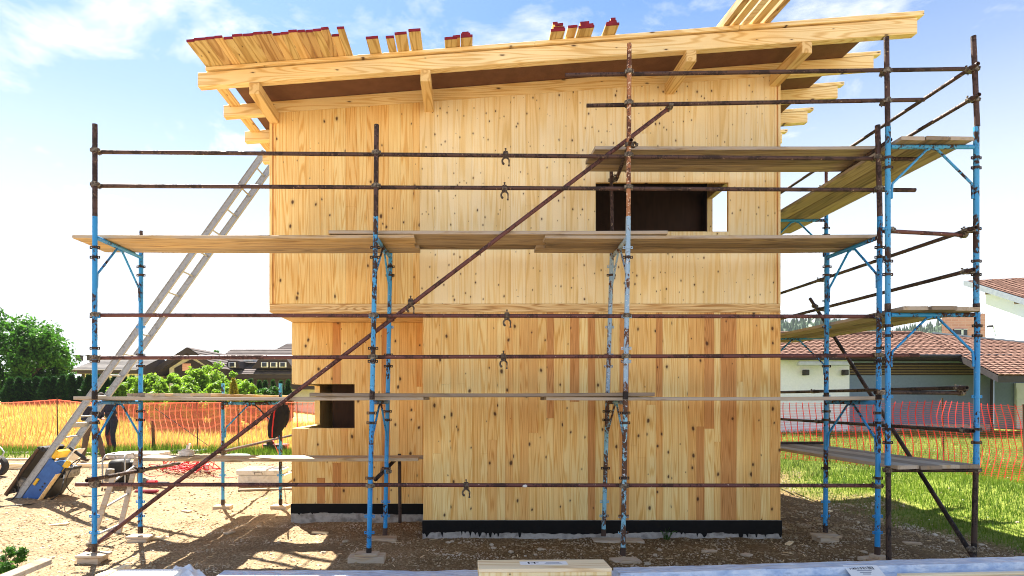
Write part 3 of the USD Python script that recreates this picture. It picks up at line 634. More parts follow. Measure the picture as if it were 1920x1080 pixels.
def frame(label, name_group, A0, A1, B0, B1, zt, paint_, brace_paint=None, rust_foot=True, top_ext=.28, lugs=(-.13, -.25, -.98, -1.37, -1.53), zbase=None, brace=True):
    """One H frame: two posts, a transom, two bent braces, holed lugs. A0, B0 are the feet, A1, B1 the same posts at transom height."""
    A0, A1, B0, B1 = (np.asarray(p, float) for p in (A0, A1, B0, B1))
    T = Thing("scaffold_frame", label, "scaffold", (A0 + B0) / 2)
    def on(P0, P1, z): return P0 + (P1 - P0) * (z - P0[2]) / (P1[2] - P0[2])
    for P0, P1 in ((A0, A1), (B0, B1)):
        z0 = P0[2]; top = on(P0, P1, zt + top_ext)
        T.part("post", tube(P0, top, PR, 16), paint_, smooth=40)
        T.part("collar", tube(on(P0, P1, z0 + .0), on(P0, P1, z0 + .10), PR + .004, 16), "dark_tube" if rust_foot else paint_, smooth=40)
    a, b = on(A0, A1, zt), on(B0, B1, zt); d = unit(b - a)
    T.part("transom", tube(a + d * PR, b - d * PR, .026, 12), paint_, smooth=40)
    if brace:
        mid = (a + b) / 2
        for s, P0, P1, e in ((-1, A0, A1, a), (1, B0, B1, b)):
            dd = d * s
            p = [mid + dd * .015 - (0, 0, .024), mid + dd * .07 - (0, 0, .04), on(P0, P1, zt - .44) - dd * .055, on(P0, P1, zt - .50) - dd * .047, on(P0, P1, zt - .62) - dd * .044]
            T.part("brace", sweep(p, .014, 8), brace_paint or paint_, smooth=50)
    for P0, P1 in ((A0, A1), (B0, B1)):
        for dz in lugs:
            z = zt + dz
            if z < P0[2] + .04: continue
            q = on(P0, P1, z)
            side = np.array([1.0, 0, 0])
            T.part("lug", MB().add(tube(q - (0, 0, .016), q + (0, 0, .016), PR + .005, 14)).add(lug(q, side)).add(lug(q, -side)), "dark_tube" if (int(abs(dz) * 100) % 2 and paint_ != "pale_blue_paint") or dz in (-.25,) else paint_)
    return T

zL, zU = 1.95, 3.985
POSTS = {  # front posts: pixel at the foot, pixel at the upper transom; back posts likewise
    1: (at(177, 1034, Y1), at(178, 446, Y1), at(263, 1000, Y2), at(264.5, 482, Y2)),
    2: (at(691.5, 1042, Y1), at(704, 446, Y1), at(722, 1003, Y2), at(732, 482, Y2)),
    3: (at(1168, 1041, Y1), at(1177.5, 446, Y1), at(1131.5, 1005, Y2), at(1147, 482, Y2)),
    4: (at(1645, 1040, Y1), at(1649.5, 446, Y1), at(1547.5, 998, Y2), at(1551, 482, Y2)),
}
which = {1: "at the far left", 2: "second from left, before the recessed wall", 3: "third from left, below the orange post", 4: "at the front's right end"}
col = {1: "blue_paint", 2: "blue_paint_worn", 3: "pale_blue_paint", 4: "blue_paint"}
def lerp_z(P0, P1, z): return P0 + (P1 - P0) * (z - P0[2]) / (P1[2] - P0[2])
cname = {"blue_paint": "bright blue", "blue_paint_worn": "blue", "pale_blue_paint": "pale blue", "turquoise_paint": "worn turquoise"}
for k, (A0, A1, B0, B1) in POSTS.items():
    lowc = "turquoise_paint" if k == 3 else "blue_paint" if k == 2 else col[k]
    frame(f"{cname[lowc]} lower steel scaffold frame {which[k]}", "", A0, A1, B0, B1, zL, lowc, top_ext=.03, lugs=(-.13, -.25, -.93, -1.40, -1.60))
    frame(f"{cname[col[k]]} upper steel scaffold frame {which[k]}", "", lerp_z(A0, A1, zL + .034), A1, lerp_z(B0, B1, zL + .034), B1, zU, col[k], top_ext=.25, rust_foot=True)

def tube_thing(label, p0, p1, r=TR, mat_="brown_tube", clamps=(), name="scaffold_tube", n=14):
    p0, p1 = np.asarray(p0, float), np.asarray(p1, float)
    t = Thing(name, label, "scaffold tube", p0)
    t.part("tube", tube(p0, p1, r, n), mat_, smooth=40)
    for c in clamps: t.part("coupler", c, "clamp_steel")
    return t

def ext(k, ytop, label, m_, r=PR):
    A0, A1 = POSTS[k][:2]; b = lerp_z(A0, A1, zU + .252); tp = at({1: 178, 2: 706, 3: 1180, 4: 1645.5}[k], ytop, Y1)
    tube_thing(label, b, tp, r, m_); return b, tp
EXT = {1: ext(1, 233, "dark brown upright guard post standing on the far left scaffold frame", "brown_tube"), 2: ext(2, 234, "dark brown upright guard post standing on the second scaffold frame from left", "brown_tube"),
       3: ext(3, 82, "tall orange rusty upright post reaching up past the roof edge", "orange_rust_tube", .028), 4: ext(4, 235, "short brown upright guard post just left of the side scaffold's inner corner post", "brown_tube")}
def post_at(k, z):
    A0, A1 = POSTS[k][:2]; q = lerp_z(A0, A1, z)
    if z > zU + .252: b, tp = EXT[k]; q = lerp_z(b, tp, z)
    return q
tube_thing("thin spigot of the far left back post showing above the upper deck", lerp_z(*POSTS[1][2:], zU + .252), lerp_z(*POSTS[1][2:], 4.36), .022, "dark_tube")
tube_thing("brown upright standing in front of the large opening, behind the orange post", lerp_z(*POSTS[3][2:], zU + .252), at(1146, 322, Y2), TR, "brown_tube")

RY = Y1 + PR + TR + .004
def rail(label, pa, pb, ks, m_="brown_tube", yoff=RY, extra=()):
    p0, p1 = at(*pa, yoff), at(*pb, yoff); cl = []
    d = unit(p1 - p0)
    for k in ks:
        z = p0[2] + (p1[2] - p0[2]) * .5; X = post_at(k, z)[0]; t = (X - p0[0]) / (p1[0] - p0[0]); q = p0 + (p1 - p0) * t
        pq = post_at(k, q[2]); cl.append(coupler(pq, (0, 0, 1), d, PR if not (k == 3 and q[2] > 4.2) else .028, TR, q - pq))
    return tube_thing(label, p0, p1, TR, m_, cl)
rail("topmost of the long rails at the front, running just above the upper opening", (181, 285), (1719, 298.5), (1, 2, 3, 4))
rail("second long rail from the top, crossing the large upper opening", (172, 348.5), (1716, 356.5), (1, 2, 3, 4))
rail("maroon rail in front of the joint between the two storeys", (185, 591), (1658, 593.5), (1, 2, 3, 4), "maroon_tube")
rail("maroon rail above the lower deck, reaching past the right corner", (170, 671), (1722, 666.5), (1, 2, 3, 4), "maroon_tube")
rail("lowest long rail, running knee high along the front", (142, 908.5), (1655, 910.5), (1, 2, 3, 4), "maroon_tube")
rail("short rail highest under the eaves at the top right", (1060, 141), (1824, 129), (3,))
rail("short rail second under the eaves, ending left and right in mid air", (1100, 198), (1733, 187), (3,))
# the long diagonal
DY = RY + 2 * TR + .006
dg0, dg1 = at(158, 1037, DY), at(1259, 199, DY)
dgt = tube_thing("long dark diagonal brace climbing from lower left to upper right", dg0, dg1, .026, "maroon_tube",
           [coupler(at(1254, 203, DY), dg1 - dg0, (1, 0, 0), .026, TR, (0, RY - DY, 0)), coupler(at(180, 1018, DY), dg1 - dg0, (0, 0, 1), .026, PR, (0, Y1 - DY + .02, 0)), coupler(at(731, 598, DY + .02), dg1 - dg0, (0, 0, 1), .026, TR, (0, .05, 0))])
for (px, py, lab) in ((948, 291, "on the topmost front rail"), (946, 354.5, "on the second front rail from the top"), (950.5, 593, "on the rail at the storey joint"), (944, 670, "on the rail above the lower deck"), (874, 911, "on the lowest rail")):
    solo("loose_coupler", loose_coupler(at(px, py, RY)), "rusty_clamp", f"open rusty clamp hanging unused {lab}", "coupler")
solo("loose_coupler", loose_coupler(at(770, 567, DY)), "rusty_clamp", "open rusty clamp hanging from the diagonal brace", "coupler")
solo("paint_blob", blob(.03, 4, 2, .3, (1.1, .9, .6)) if False else (lambda v: (v[0] + at(984, 911, RY - .012), v[1]))(blob(.026, 4, 2, .3, (1.3, .8, .75))), "white_cloth", "small white blob of dried foam on the lowest rail", "blob")

# ---- planks
pk = np.random.RandomState(11)
def deckx(desc, px0, px1, z, ys, w=.245, t=.045, mats=("old_plank_x", "old_plank_x", "old_plank_dark_x"), jit=.06, bend=.008, pos=("front", "middle", "rear")):
    for k, y in enumerate(ys):
        x0, x1 = hx(px0, ys[0]) + pk.uniform(-jit, jit) * (k > 0), hx(px1, ys[0]) + pk.uniform(-jit, jit) * (k > 0)
        m_ = mats[k % len(mats)]
        solo("scaffold_plank", plank((x0, y, z + t / 2 + pk.uniform(0, .004)), (x1, y, z + t / 2 + pk.uniform(0, .004)), w - .006, t, bend=bend, seed=pk.randint(9999)), m_, f"{pos[k]} weathered plank of {desc}", "plank")
deckx("the upper front deck's left section, passing above the ladder", 147, 778, zU + .03, (7.57, 7.82, 8.07), mats=("old_plank_warm_x", "old_plank_warm_x", "old_plank_x"), jit=.03)
deckx("the upper front deck's raised middle section", 620, 1246, zU + .077, (7.55, 7.80, 8.05))
deckx("the upper front deck's right section below the large opening", 1020, 1640, zU + .03, (7.57, 7.82, 8.07), mats=("old_plank_x", "old_plank_dark_x", "old_plank_x"))
deckx("the lower front deck's left section", 149, 795, zL + .028, (7.55, 7.80, 8.05), mats=("old_plank_x", "old_plank_dark_x"))
deckx("the lower front deck's raised middle section", 585, 1222, zL + .074, (7.53, 7.78, 8.03), mats=("old_plank_dark_x", "old_plank_x"))
deckx("the lower front deck's right section", 1022, 1645, zL + .028, (7.55, 7.80, 8.05), mats=("old_plank_x", "old_plank_dark_x"))
deckx("the highest front platform above the large opening", 1112, 1655, 5.155, (7.62, 7.87, 8.12), mats=("old_plank_x", "old_plank_dark_x", "old_plank_x"))
deckx("the short low walkway in front of the recessed wall", 262, 785, 1.105, (8.56, 8.81), mats=("old_plank_warm_x", "old_plank_x"), pos=("front", "rear"))
# tube brackets under the highest platform and the low walkway
tube_thing("dark bracket tube under the left end of the highest front platform", (hx(1185, 7.1), 7.14, 5.118), (hx(1156, 8.42), 8.44, 5.118), TR, "brown_tube", [coupler((hx(1180, Y1), Y1, 5.118), (0, 0, 1), (0, 1, 0), .028, TR, (.055, 0, 0)), coupler((hx(1148, Y2), Y2 + .02, 5.08), (0, 0, 1), (0, 1, 0), TR, TR, (.05, 0, .04))])
tube_thing("dark bracket tube under the right end of the highest front platform", (hx(1652, 7.2) + .07, 7.14, 5.12), (hx(1552, 8.45) + .07, 8.45, 5.12), TR, "brown_tube")
tube_thing("thin dark prop under the low walkway before the recessed wall", at(750, 980, 9.05), at(749, 851, 9.05), .026, "dark_tube")
tube_thing("short dark tube poking forward under the low walkway", at(704, 899, 8.05), (hx(741, 9.0), 9.02, 1.07), .028, "dark_tube", [coupler(at(727, 884, Y2), (0, 0, 1), (0, 1, 0), PR, .028, (-.05, 0, 0))])
tube_thing("rusty tube running back past the far left scaffold frame at knee height", at(163, 901, 7.12), at(336, 868.5, 9.7), .026, "brown_tube", [coupler(at(178, 903, Y1), (0, 0, 1), (0, 1, 0), PR, .026, (-.05, 0, .02)), coupler(at(264, 883, Y2), (0, 0, 1), (0, 1, 0), PR, .026, (-.05, 0, .02))])

# ---- pads below the front posts
def pad(k_lab, c, parts):
    for s, (dx, dy, w, d, t, rot) in enumerate(parts):
        z = gz1(c[0], c[1]) + sum(p[4] for p in parts[:s])
        R = np.array([[math.cos(rot), -math.sin(rot), 0], [math.sin(rot), math.cos(rot), 0], [0, 0, 1]])
        solo("wood_pad", bbox((c[0] + dx, c[1] + dy, z + t / 2 - (.012 if s == 0 else 0)), (w, d, t + (.024 if s == 0 else 0)), .005, R), "pad_wood", (f"lower wooden block under {k_lab}" if s == 0 and len(parts) > 1 else f"wooden board under {k_lab}"), "wood block")
pad("the far left front scaffold post", POSTS[1][0], [(-.02, 0, .26, .22, .06, 0), (0, -.01, .33, .22, .032, .05)])
pad("the far left back scaffold post", POSTS[1][2], [(.0, 0, .26, .22, .05, .1), (0, 0, .33, .2, .03, -.03)])
pad("the second front scaffold post from left", POSTS[2][0], [(-.02, 0, .44, .24, .065, .02), (-.02, 0, .28, .18, .03, -.03)])
pad("the second back scaffold post from left", POSTS[2][2], [(-.03, 0, .38, .22, .045, .04)])
pad("the third front scaffold post from left", POSTS[3][0], [(.03, 0, .34, .2, .03, .1)])
pad("the third back scaffold post from left", POSTS[3][2], [(.2, .0, .7, .2, .03, .0)])
pad("the rightmost front scaffold post", POSTS[4][0], [(.02, 0, .34, .3, .035, .3), (.0, -.02, .12, .16, .05, .2)])
pad("the rightmost back scaffold post", POSTS[4][2], [(.0, 0, .26, .22, .06, 0), (0, -.01, .34, .2, .03, -.06)])

# ---- side scaffold at the right
YS, YT = 7.10, 10.05
XA, XBp = hx(1664.5, YS), hx(1830.5, YS)
sp = "blue_paint"
for nm, Y, zs, cols in (("nearest", YS, (1.16, 3.0, 5.015), (None, "blue_paint", "blue_paint_worn")), ("farther", YT, (1.25, 3.03, 5.03), (None, "blue_paint", "blue_paint"))):
    lowz = gz1(XA, Y)
    levels = ["lowest", "middle", "top"]
    prev = None
    for j, zt in enumerate(zs):
        if j == 0:
            if Y == YS:
                T = Thing("scaffold_frame", "dark rusty lowest scaffold frame of the side scaffold's near end", "scaffold", (XA, Y, lowz))
                T.part("post", tube((XA + .012, Y, hz(1050, YS)), (XA + .004, Y, zt + .02), PR * .98, 14), "dark_tube", smooth=40)
                T.part("post", tube((XBp - .03, Y, hz(1046, YS)), (XBp - .005, Y, zt + .02), PR * .98, 14), "dark_tube", smooth=40)
                T.part("transom", tube((XA - .05, Y, zt - .02), (XBp + .05, Y, zt - .02), TR, 12), "dark_tube", smooth=40)
                T.part("coupler", coupler((XA, Y, zt - .02), (0, 0, 1), (1, 0, 0)), "clamp_steel"); T.part("coupler", coupler((XBp, Y, zt - .02), (0, 0, 1), (1, 0, 0)), "clamp_steel")
            else:
                frame("lowest dark scaffold frame of the side scaffold's second row", "", (XA, Y, lowz), (XA, Y, zt), (XBp, Y, gz1(XBp, Y)), (XBp, Y, zt), zt, "dark_tube", top_ext=.03, lugs=(), brace=False)
        else:
            z0 = zs[j - 1] + .036
            frame(f"{levels[j]} blue scaffold frame of the side scaffold, {nm} row", "", (XA, Y, z0), (XA + .002, Y, zt), (XBp, Y, z0), (XBp + .012 * (j == 1), Y, zt), zt, cols[j], rust_foot=(j == 2), top_ext=.03 if j < 2 else .24, lugs=(-.13, -.25, -.98, -1.37, -1.53))
EA = tube_thing("brown upright at the side scaffold's inner near corner, touching the roof beam", (XA, YS, 5.26), at(1662, 70, YS), PR * .95, "brown_tube", [coupler(at(1663, 132.5, YS), (0, 0, 1), (1, 0, 0), PR, TR, (0, .06, 0)), coupler(at(1663.5, 188.5, YS), (0, 0, 1), (1, 0, 0), PR, TR, (0, .06, 0))])
EB = tube_thing("brown upright at the side scaffold's outer near corner, highest at the right", (XBp + .012, YS, 5.26), at(1825, 68, YS), PR * .95, "brown_tube", [coupler(at(1828, 128, YS), (0, 0, 1), (1, 0, 0), PR, TR, (0, .06, 0))])
tube_thing("maroon upright at the side scaffold's second row, seen below the planks", (XBp, YT, 5.28), (XBp, YT, 6.1), TR, "maroon_tube")
XO = XBp + .058
def drail(label, px, py, yend, m_, dz=0, ks=(YS, YT), x=None):
    y0 = 6.98; X = min(hx(px - 2, y0), XBp - .058); p0 = np.array([X, y0, hz(py, y0)]); p1 = np.array([X, yend, p0[2] + dz])
    cl = []
    for Y in ks:
        q = p0 + (p1 - p0) * (Y - y0) / (yend - y0); s = 1
        cl.append(coupler(q + (s * .056, 0, 0), (0, 0, 1), p1 - p0, PR, TR, (-s * .056, 0, 0)))
    tube_thing(label, p0, p1, TR, m_, cl)
drail("highest of the rails running back along the side scaffold", 1836, 119, 13.2, "brown_tube")
drail("second highest rail running back along the side scaffold", 1838, 177, 13.2, "brown_tube")
drail("rail running back along the side scaffold at the level of the upper front deck", 1832, 426, 13.2, "brown_tube")
drail("rail running back along the side scaffold above its middle platform", 1828, 505, 13.2, "brown_tube")
drail("rail running back along the side scaffold in front of the grey wall", 1815, 727, 13.2, "dark_tube")
drail("lowest rail running back along the side scaffold, across the orange net", 1827, 808, 13.2, "dark_tube")
def xrail(label, a, b, Y, m_): tube_thing(label, at(*a, Y), at(*b, Y), TR, m_, [coupler(at(b[0] - 4, b[1], Y), (1, 0, 0), (0, 1, 0), TR, TR, (0, -.02, .04)), coupler(at(a[0] + 8, a[1], Y), (1, 0, 0), (0, 0, 1), TR, PR, (0, -.05, 0))])
xrail("short maroon rail between the side scaffold's near posts, level with the upper front deck", (1656, 433), (1811, 441), YS + .06, "maroon_tube")
xrail("short dark rail between the side scaffold's near posts, before the grey wall", (1640, 735.5), (1806, 737), YS + .06, "dark_tube")
tube_thing("dark diagonal brace on the outside of the side scaffold", at(1519, 560, 10.62), at(1828, 1049, YS - .07), .027, "dark_tube", [coupler(at(1822, 1030, YS - .03), (0, 0, 1), (0, .5, .7), PR, .027, (0, 0, 0)), coupler(at(1528, 574, 10.5), (0, 1, 0), (0, .5, .7), TR, .027)])

def decky(desc, xs, z, y0, y1, w, t=.045, mats=("old_plank_y", "old_plank_dark_y"), jit=.05, pos=("inner", "middle", "outer", "outermost"), bend=.008):
    for k, x in enumerate(xs):
        a, b = y0 + pk.uniform(-jit, jit), y1 + pk.uniform(-jit, jit)
        solo("scaffold_plank", plank((x, a, z + t / 2 + pk.uniform(0, .006)), (x, b, z + t / 2 + pk.uniform(0, .006)), w - .006, t, bend=bend, seed=pk.randint(9999)), mats[k % len(mats)], f"{pos[k]} weathered plank of {desc}", "plank")
decky("the side scaffold's topmost platform", (XA + .22, XA + .51, XA + .80), 5.045, 6.96, 10.9, .285, mats=("old_plank_y", "old_plank_dark_y", "old_plank_y"))
decky("the side scaffold's middle platform", (XA + .22, XA + .53, XA + .86), 3.03, 6.94, 10.9, .30, mats=("old_plank_y", "old_plank_dark_y", "old_plank_y"))
decky("the side scaffold's lowest platform", (XA + .14, XA + .40, XA + .66, XA + .92), 1.165, 6.98, 10.6, .255, mats=("old_plank_y", "old_plank_dark_y"))
decky("the next stretch of the side scaffold's topmost platform", (XA + .2, XA + .48, XA + .78), 5.095, 10.6, 14.2, .28)

# ---- scaffold along the left side of the house
YQ = 10.7
for lab, Y, xa, xb in (("first", YQ, hx(418, YQ), hx(526, YQ)),):
    za, zb_ = gz1(xa, Y) + .06, gz1(xb, Y) + .06
    frame("worn blue scaffold frame standing behind on the left side of the house", "", (xa, Y, za), (xa, Y, zL), (xb, Y, zb_), (xb, Y, zL), zL - .03, "blue_paint_worn", top_ext=.36, lugs=(-.8, -1.3))
    pad("the left post of the rear left scaffold frame", (xa, Y, 0), [(0, 0, .3, .22, .055, .1)])
    pad("the right post of the rear left scaffold frame", (xb, Y, 0), [(0, 0, .3, .22, .055, -.1)])
decky("the lower left deck running back along the house", (-4.42, -4.12, -3.83, -3.55), 2.024, 7.95, 11.4, .28, mats=("old_plank_dark_y", "old_plank_warm_y", "old_plank_y", "old_plank_warm_y"), pos=("outermost", "second", "third", "innermost"), jit=.12)
tube_thing("rusty tube running back low on the left, beyond the rear left frame", at(412, 848, 10.5), at(552, 815, 15.2), .026, "brown_tube", [coupler(at(419, 850, YQ), (0, 0, 1), (0, 1, 0), PR, .026, (-.05, 0, .03))])
# ------------------------------------------------------------------ background buildings
def tile_rows(p00, p10, p01, p11, row, tilew, amp=.013, step=.04, wavy=True, seed=0):
    """Roof tiles between the eaves edge p00-p10 and the upper edge p01-p11: stepped courses, each wavy along its length."""
    p00, p10, p01, p11 = (np.asarray(p, float) for p in (p00, p10, p01, p11))
    nrm = unit(np.cross(p10 - p00, p01 - p00)); nrm = nrm if nrm[2] > 0 else -nrm
    n = max(2, int(round(np.linalg.norm(p01 - p00) / row))); m = MB(); r = np.random.RandomState(seed)
    for k in range(n):
        a, b = k / n, min(1.0, (k + 1.15) / n)
        A0, A1 = p00 + (p01 - p00) * a, p10 + (p11 - p10) * a; B0, B1 = p00 + (p01 - p00) * b, p10 + (p11 - p10) * b
        ln = np.linalg.norm(A1 - A0); c = max(2, int(ln / tilew * (4 if wavy else .5)))
        t = np.linspace(0, 1, c + 1)[:, None]
        ph = (t[:, 0] * ln / tilew * 2 * np.pi) + (np.pi if k % 2 and not wavy else 0)
        wv = (np.sin(ph) * amp if wavy else 0) + r.uniform(-.004, .004, c + 1)
        lo = A0 + (A1 - A0) * t + nrm * (step + wv)[:, None] if wavy else A0 + (A1 - A0) * t + nrm * (step + wv)[:, None]
        hi = B0 + (B1 - B0) * t + nrm * (wv * .8)[:, None]
        bt = A0 + (A1 - A0) * t - nrm * .01
        V = np.vstack([bt, lo, hi]); i = np.arange(c); s = c + 1
        m.add((V, np.vstack([np.c_[i, i + 1, i + 1 + s, i + s], np.c_[i + s, i + 1 + s, i + 1 + 2 * s, i + 2 * s]])))
    return m

# the low garage building behind the net
YG = 24.0
g0, g1 = hx(1430, YG), hx(1868, YG)
zg = .75; xs = hx(1590, YG)
ga = Thing("garage_building", "low building with red tiled roof and grey wall behind the orange net", "building", ((g0 + g1) / 2, YG, zg))
ga.part("wall", box2((xs, YG + .25, zg - 1), (g1, YG + 7, hz(676, YG) )), "render_grey", label="blue grey rendered wall")
ga.part("wall", box2((g0 - 2, YG - .1, zg - 1), (xs - .005, YG + 7, hz(690, YG) + .35)), "render_white", label="white rendered wall at the left")
ez = hz(668, YG); rz = hz(627, YG + 3.4)
rl, rr_ = hx(1420, YG), hx(1872, YG - .6)
roof = ga.part("roof", MB().add(prism([(YG - .6, ez - .06), (YG + 3.4, rz - .06), (YG + 7.4, ez - .06), (YG + 7.4, ez - .16), (YG - .6, ez - .16)], rr_ - rl, 0, rl)), "dark_timber")
ga.part("roof_tiles", tile_rows((rl, YG - .62, ez), (rr_, YG - .62, ez), (rl, YG + 3.4, rz), (rr_, YG + 3.4, rz), .30, .30), "tile_red", roof, kind="stuff")
ga.part("ridge", sweep([(rl, YG + 3.4, rz + .04), (rr_, YG + 3.4, rz + .04)], .10, 8), "tile_red", roof)
ga.part("gutter", sweep([(hx(1572, YG), YG - .68, hz(667, YG - .7)), (hx(1868, YG), YG - .68, hz(668, YG - .7))], .075, 8), "gutter_dark", roof, label="dark gutter")
ga.part("gutter", box2((hx(1478, YG), YG - .78, hz(686, YG - .7)), (hx(1578, YG), YG - .62, hz(678, YG - .7)), .03), "gutter_grey", roof, label="pale grey gutter at the left")
ga.part("downpipe", sweep([(hx(1866, YG), YG - .62, hz(676, YG)), (g1 - .08, YG + .1, hz(694, YG)), (g1 - .08, YG + .14, zg - .5)], .055, 8), "gutter_dark")
for k in range(4):
    ga.part("slat", box2((xs + .02, YG + .18, hz(701 - 5 * k, YG)), (g1 - .15, YG + .235, hz(698.6 - 5 * k, YG))), "slat_timber", label="timber slat under the eaves" if k == 0 else None)
ga.part("lining", box2((xs + .02, YG + .236, hz(703, YG)), (g1 - .15, YG + .249, hz(680, YG))), "dark_timber")
for px in (1505, 1578): ga.part("wall_lamp", box2((hx(px - 4, YG), YG - .34, hz(704, YG)), (hx(px + 4, YG), YG - .101, hz(694, YG)), .02), "gutter_dark")
ga.part("plinth", box2((xs - .05, YG + .12, zg - 1), (g1 + .02, YG + .245, zg + .25)), "concrete")
def slabq_(p, q, r_, s_, off):
    V = np.array([p, q, r_, s_], float); V = np.vstack([V, V + off]); return V, np.array([(0, 1, 2, 3), (7, 6, 5, 4), (0, 4, 5, 1), (1, 5, 6, 2), (2, 6, 7, 3), (3, 7, 4, 0)])
# garage with white door further right
gd = Thing("garage", "garage at the far right with white door under red tiles", "garage", (hx(1915, 26), 26, .8))
x0, x1 = hx(1868, 26), hx(1868, 26) + 7
gd.part("wall", box2((x0, 26.1, -.2), (x1, 31, hz(704, 26))), "render_grey")
gd.part("door", box2((hx(1905, 26), 26.0, .5), (x1 - 1, 26.09, hz(718, 26))), "door_white")
for k in range(4): gd.part("door_panel", box2((hx(1906, 26), 25.975, .62 + .48 * k), (x1 - 1.05, 25.998, .62 + .48 * k + .44)), "door_white")
sl_ = (rz - ez) / 4.0
yl = min(np.linspace(18, YG, 400), key=lambda y: abs(hz(704, y) - (ez + (y - (YG - .6)) * sl_)))
zl = hz(704, yl); top = np.array([rr_ - .02, YG + 3.4, rz + .015])
gr = gd.part("roof", slabq_((hx(1871, yl), yl, zl - .02), (rr_ + 9, yl, zl - .02), (rr_ + .6, YG + 3.4, rz - .02), (rr_ - .05, YG + 3.4, rz - .02), np.array([0, 0, -.22])), "gutter_dark")
gd.part("roof_tiles", tile_rows((hx(1870, yl), yl - .03, zl + .015), (rr_ + 9, yl - .03, zl + .015), top, top + (.6, 0, 0), .30, .30, seed=4), "tile_red", gr, kind="stuff")
gd.part("flashing", sweep([(rr_ + .55, YG + 3.4, rz + .05), (rr_ + 9, yl, zl + .05)], .07, 6), "flashing", gr)
# tall white house: its gable wall runs away from us to the left
wA, wB = at(1808, 527, 34.0), at(1962, 575, 27.0)
wh = Thing("white_house", "tall white house with sloping tiled roof at the far right edge", "house", (wB[0], wB[1], .8))
wd_ = unit((wB - wA) * (1, 1, 0)); wn = np.array([-wd_[1], wd_[0], 0]); wn = wn if wn[0] > 0 else -wn
def slabq(p, q, r_, s_, off):
    V = np.array([p, q, r_, s_]); V = np.vstack([V, V + off]); return V, np.array([(0, 1, 2, 3), (7, 6, 5, 4), (0, 4, 5, 1), (1, 5, 6, 2), (2, 6, 7, 3), (3, 7, 4, 0)])
a_, b_ = wA + (wB - wA) * .14, wA + (wB - wA) * 1.0
wi = wn * .55; lo = lambda p, z: np.array([p[0], p[1], z])
wh.part("wall", slabq(lo(a_, -.5) + wi, lo(b_, -.5) + wi, b_ + wi - (0, 0, .22), a_ + wi - (0, 0, .22), wn * .3), "render_white")
ex_ = (wB - wA) * .2
wr = wh.part("roof", slabq(wA, wB + ex_, wB + ex_ + wn * 11, wA + wn * 11, np.array([0, 0, -.16])), "flashing", label="grey verge of the roof")
wh.part("verge_board", slabq(wA + (0, 0, .03), wB + ex_ + (0, 0, .03), wB + ex_ - (0, 0, .24), wA - (0, 0, .24), -wn * .04), "flashing", wr)
wh.part("roof_tiles", tile_rows(wB + ex_ + wn * .1 + (0, 0, .03), wB + ex_ + wn * 11 + (0, 0, .03), wA + wn * .1 + (0, 0, .03), wA + wn * 11 + (0, 0, .03), .32, .30, seed=6), "tile_red", wr, kind="stuff")
for t in (.30, .66):
    q = wA + (wB - wA) * t - (0, 0, .30); wh.part("rafter_end", bbox(q + wn * .28, (.16, .5, .14), .01, np.stack([wd_, wn, np.array([0, 0, 1.0])], 1)), "slat_timber", wr)
q = wA + (wB - wA) * .24; q = np.array([q[0], q[1], hz(612, q[1])]) + wi
wh.part("wall_light", sweep([q + wn * .1, q - wn * .22, q - wn * .26 - (0, 0, .06)], .06, 6), "gutter_dark")
# pink brick building
YB = 42.0
bb = Thing("brick_building", "pink brick building showing above the red tiled roof", "building", (hx(1800, YB), YB, 1))
bb.part("wall", prism([(hx(1766, YB), YB), (hx(1880, YB), YB), (hx(1880, YB) + 5, YB + 6), (hx(1768, YB + 6) + .1, YB + 6)], hz(588, YB), 2, 0.0), "brick_pink")
w_ = bb.part("window", box2((hx(1787, YB), YB - .08, hz(632, YB)), (hx(1812, YB), YB - .004, hz(617, YB))), "window_glass")
bb.part("frame", MB().add(box2((hx(1800, YB), YB - .12, hz(632, YB)), (hx(1804, YB), YB - .085, hz(617, YB)))).add(box2((hx(1787, YB), YB - .12, hz(618.5, YB)), (hx(1812, YB), YB - .086, hz(617, YB)))), "white_frame", w_)
fr_ = Thing("far_roof", "thin strip of a red roof beyond, left of the pink brick building", "building", (hx(1740, 38), 38, 1))
fr_.part("wall", box2((hx(1716, 38), 38.5, 0), (hx(1770, 38), 42, hz(626, 38))), "render_cream")
fr_.part("roof_tiles", tile_rows((hx(1712, 38), 38, hz(629, 38)), (hx(1768, 38), 38, hz(629, 38)), (hx(1716, 38), 40.5, hz(621, 40.5)), (hx(1768, 38), 40.5, hz(621, 40.5)), .3, .3), "tile_red", kind="stuff")

# wooded hill far away
xs_, ys_ = np.linspace(60, 420, 100), np.linspace(260, 520, 60)
HX_, HY_ = np.meshgrid(xs_, ys_)
def hill_z(x, y):
    r = (np.asarray(y) - 400) / 150.0
    prof = np.interp(np.asarray(x) / np.asarray(y), [.2, .50, .60, .72, .84, 1.1], [34, 44, 49, 39, 47, 52])
    return prof * np.exp(-r * r * 1.2) + 3 * (meshkit.fbm(np.stack([np.asarray(x) * .03, np.asarray(y) * .03, 0 * np.asarray(x)], -1), 3, 2) - .5)
HZ_ = hill_z(HX_, HY_)
ii = np.arange(HX_.size).reshape(HX_.shape)
solo("forest_hill", (np.stack([HX_, HY_, HZ_], -1).reshape(-1, 3), np.stack([ii[:-1, :-1], ii[:-1, 1:], ii[1:, 1:], ii[1:, :-1]], -1).reshape(-1, 4)), "hill_floor", kind="structure", smooth=True)
hr = np.random.RandomState(5); hm = MB(); cn = trimesh.creation.icosphere(1, 1.0); cv, cf = np.array(cn.vertices), np.array(cn.faces)
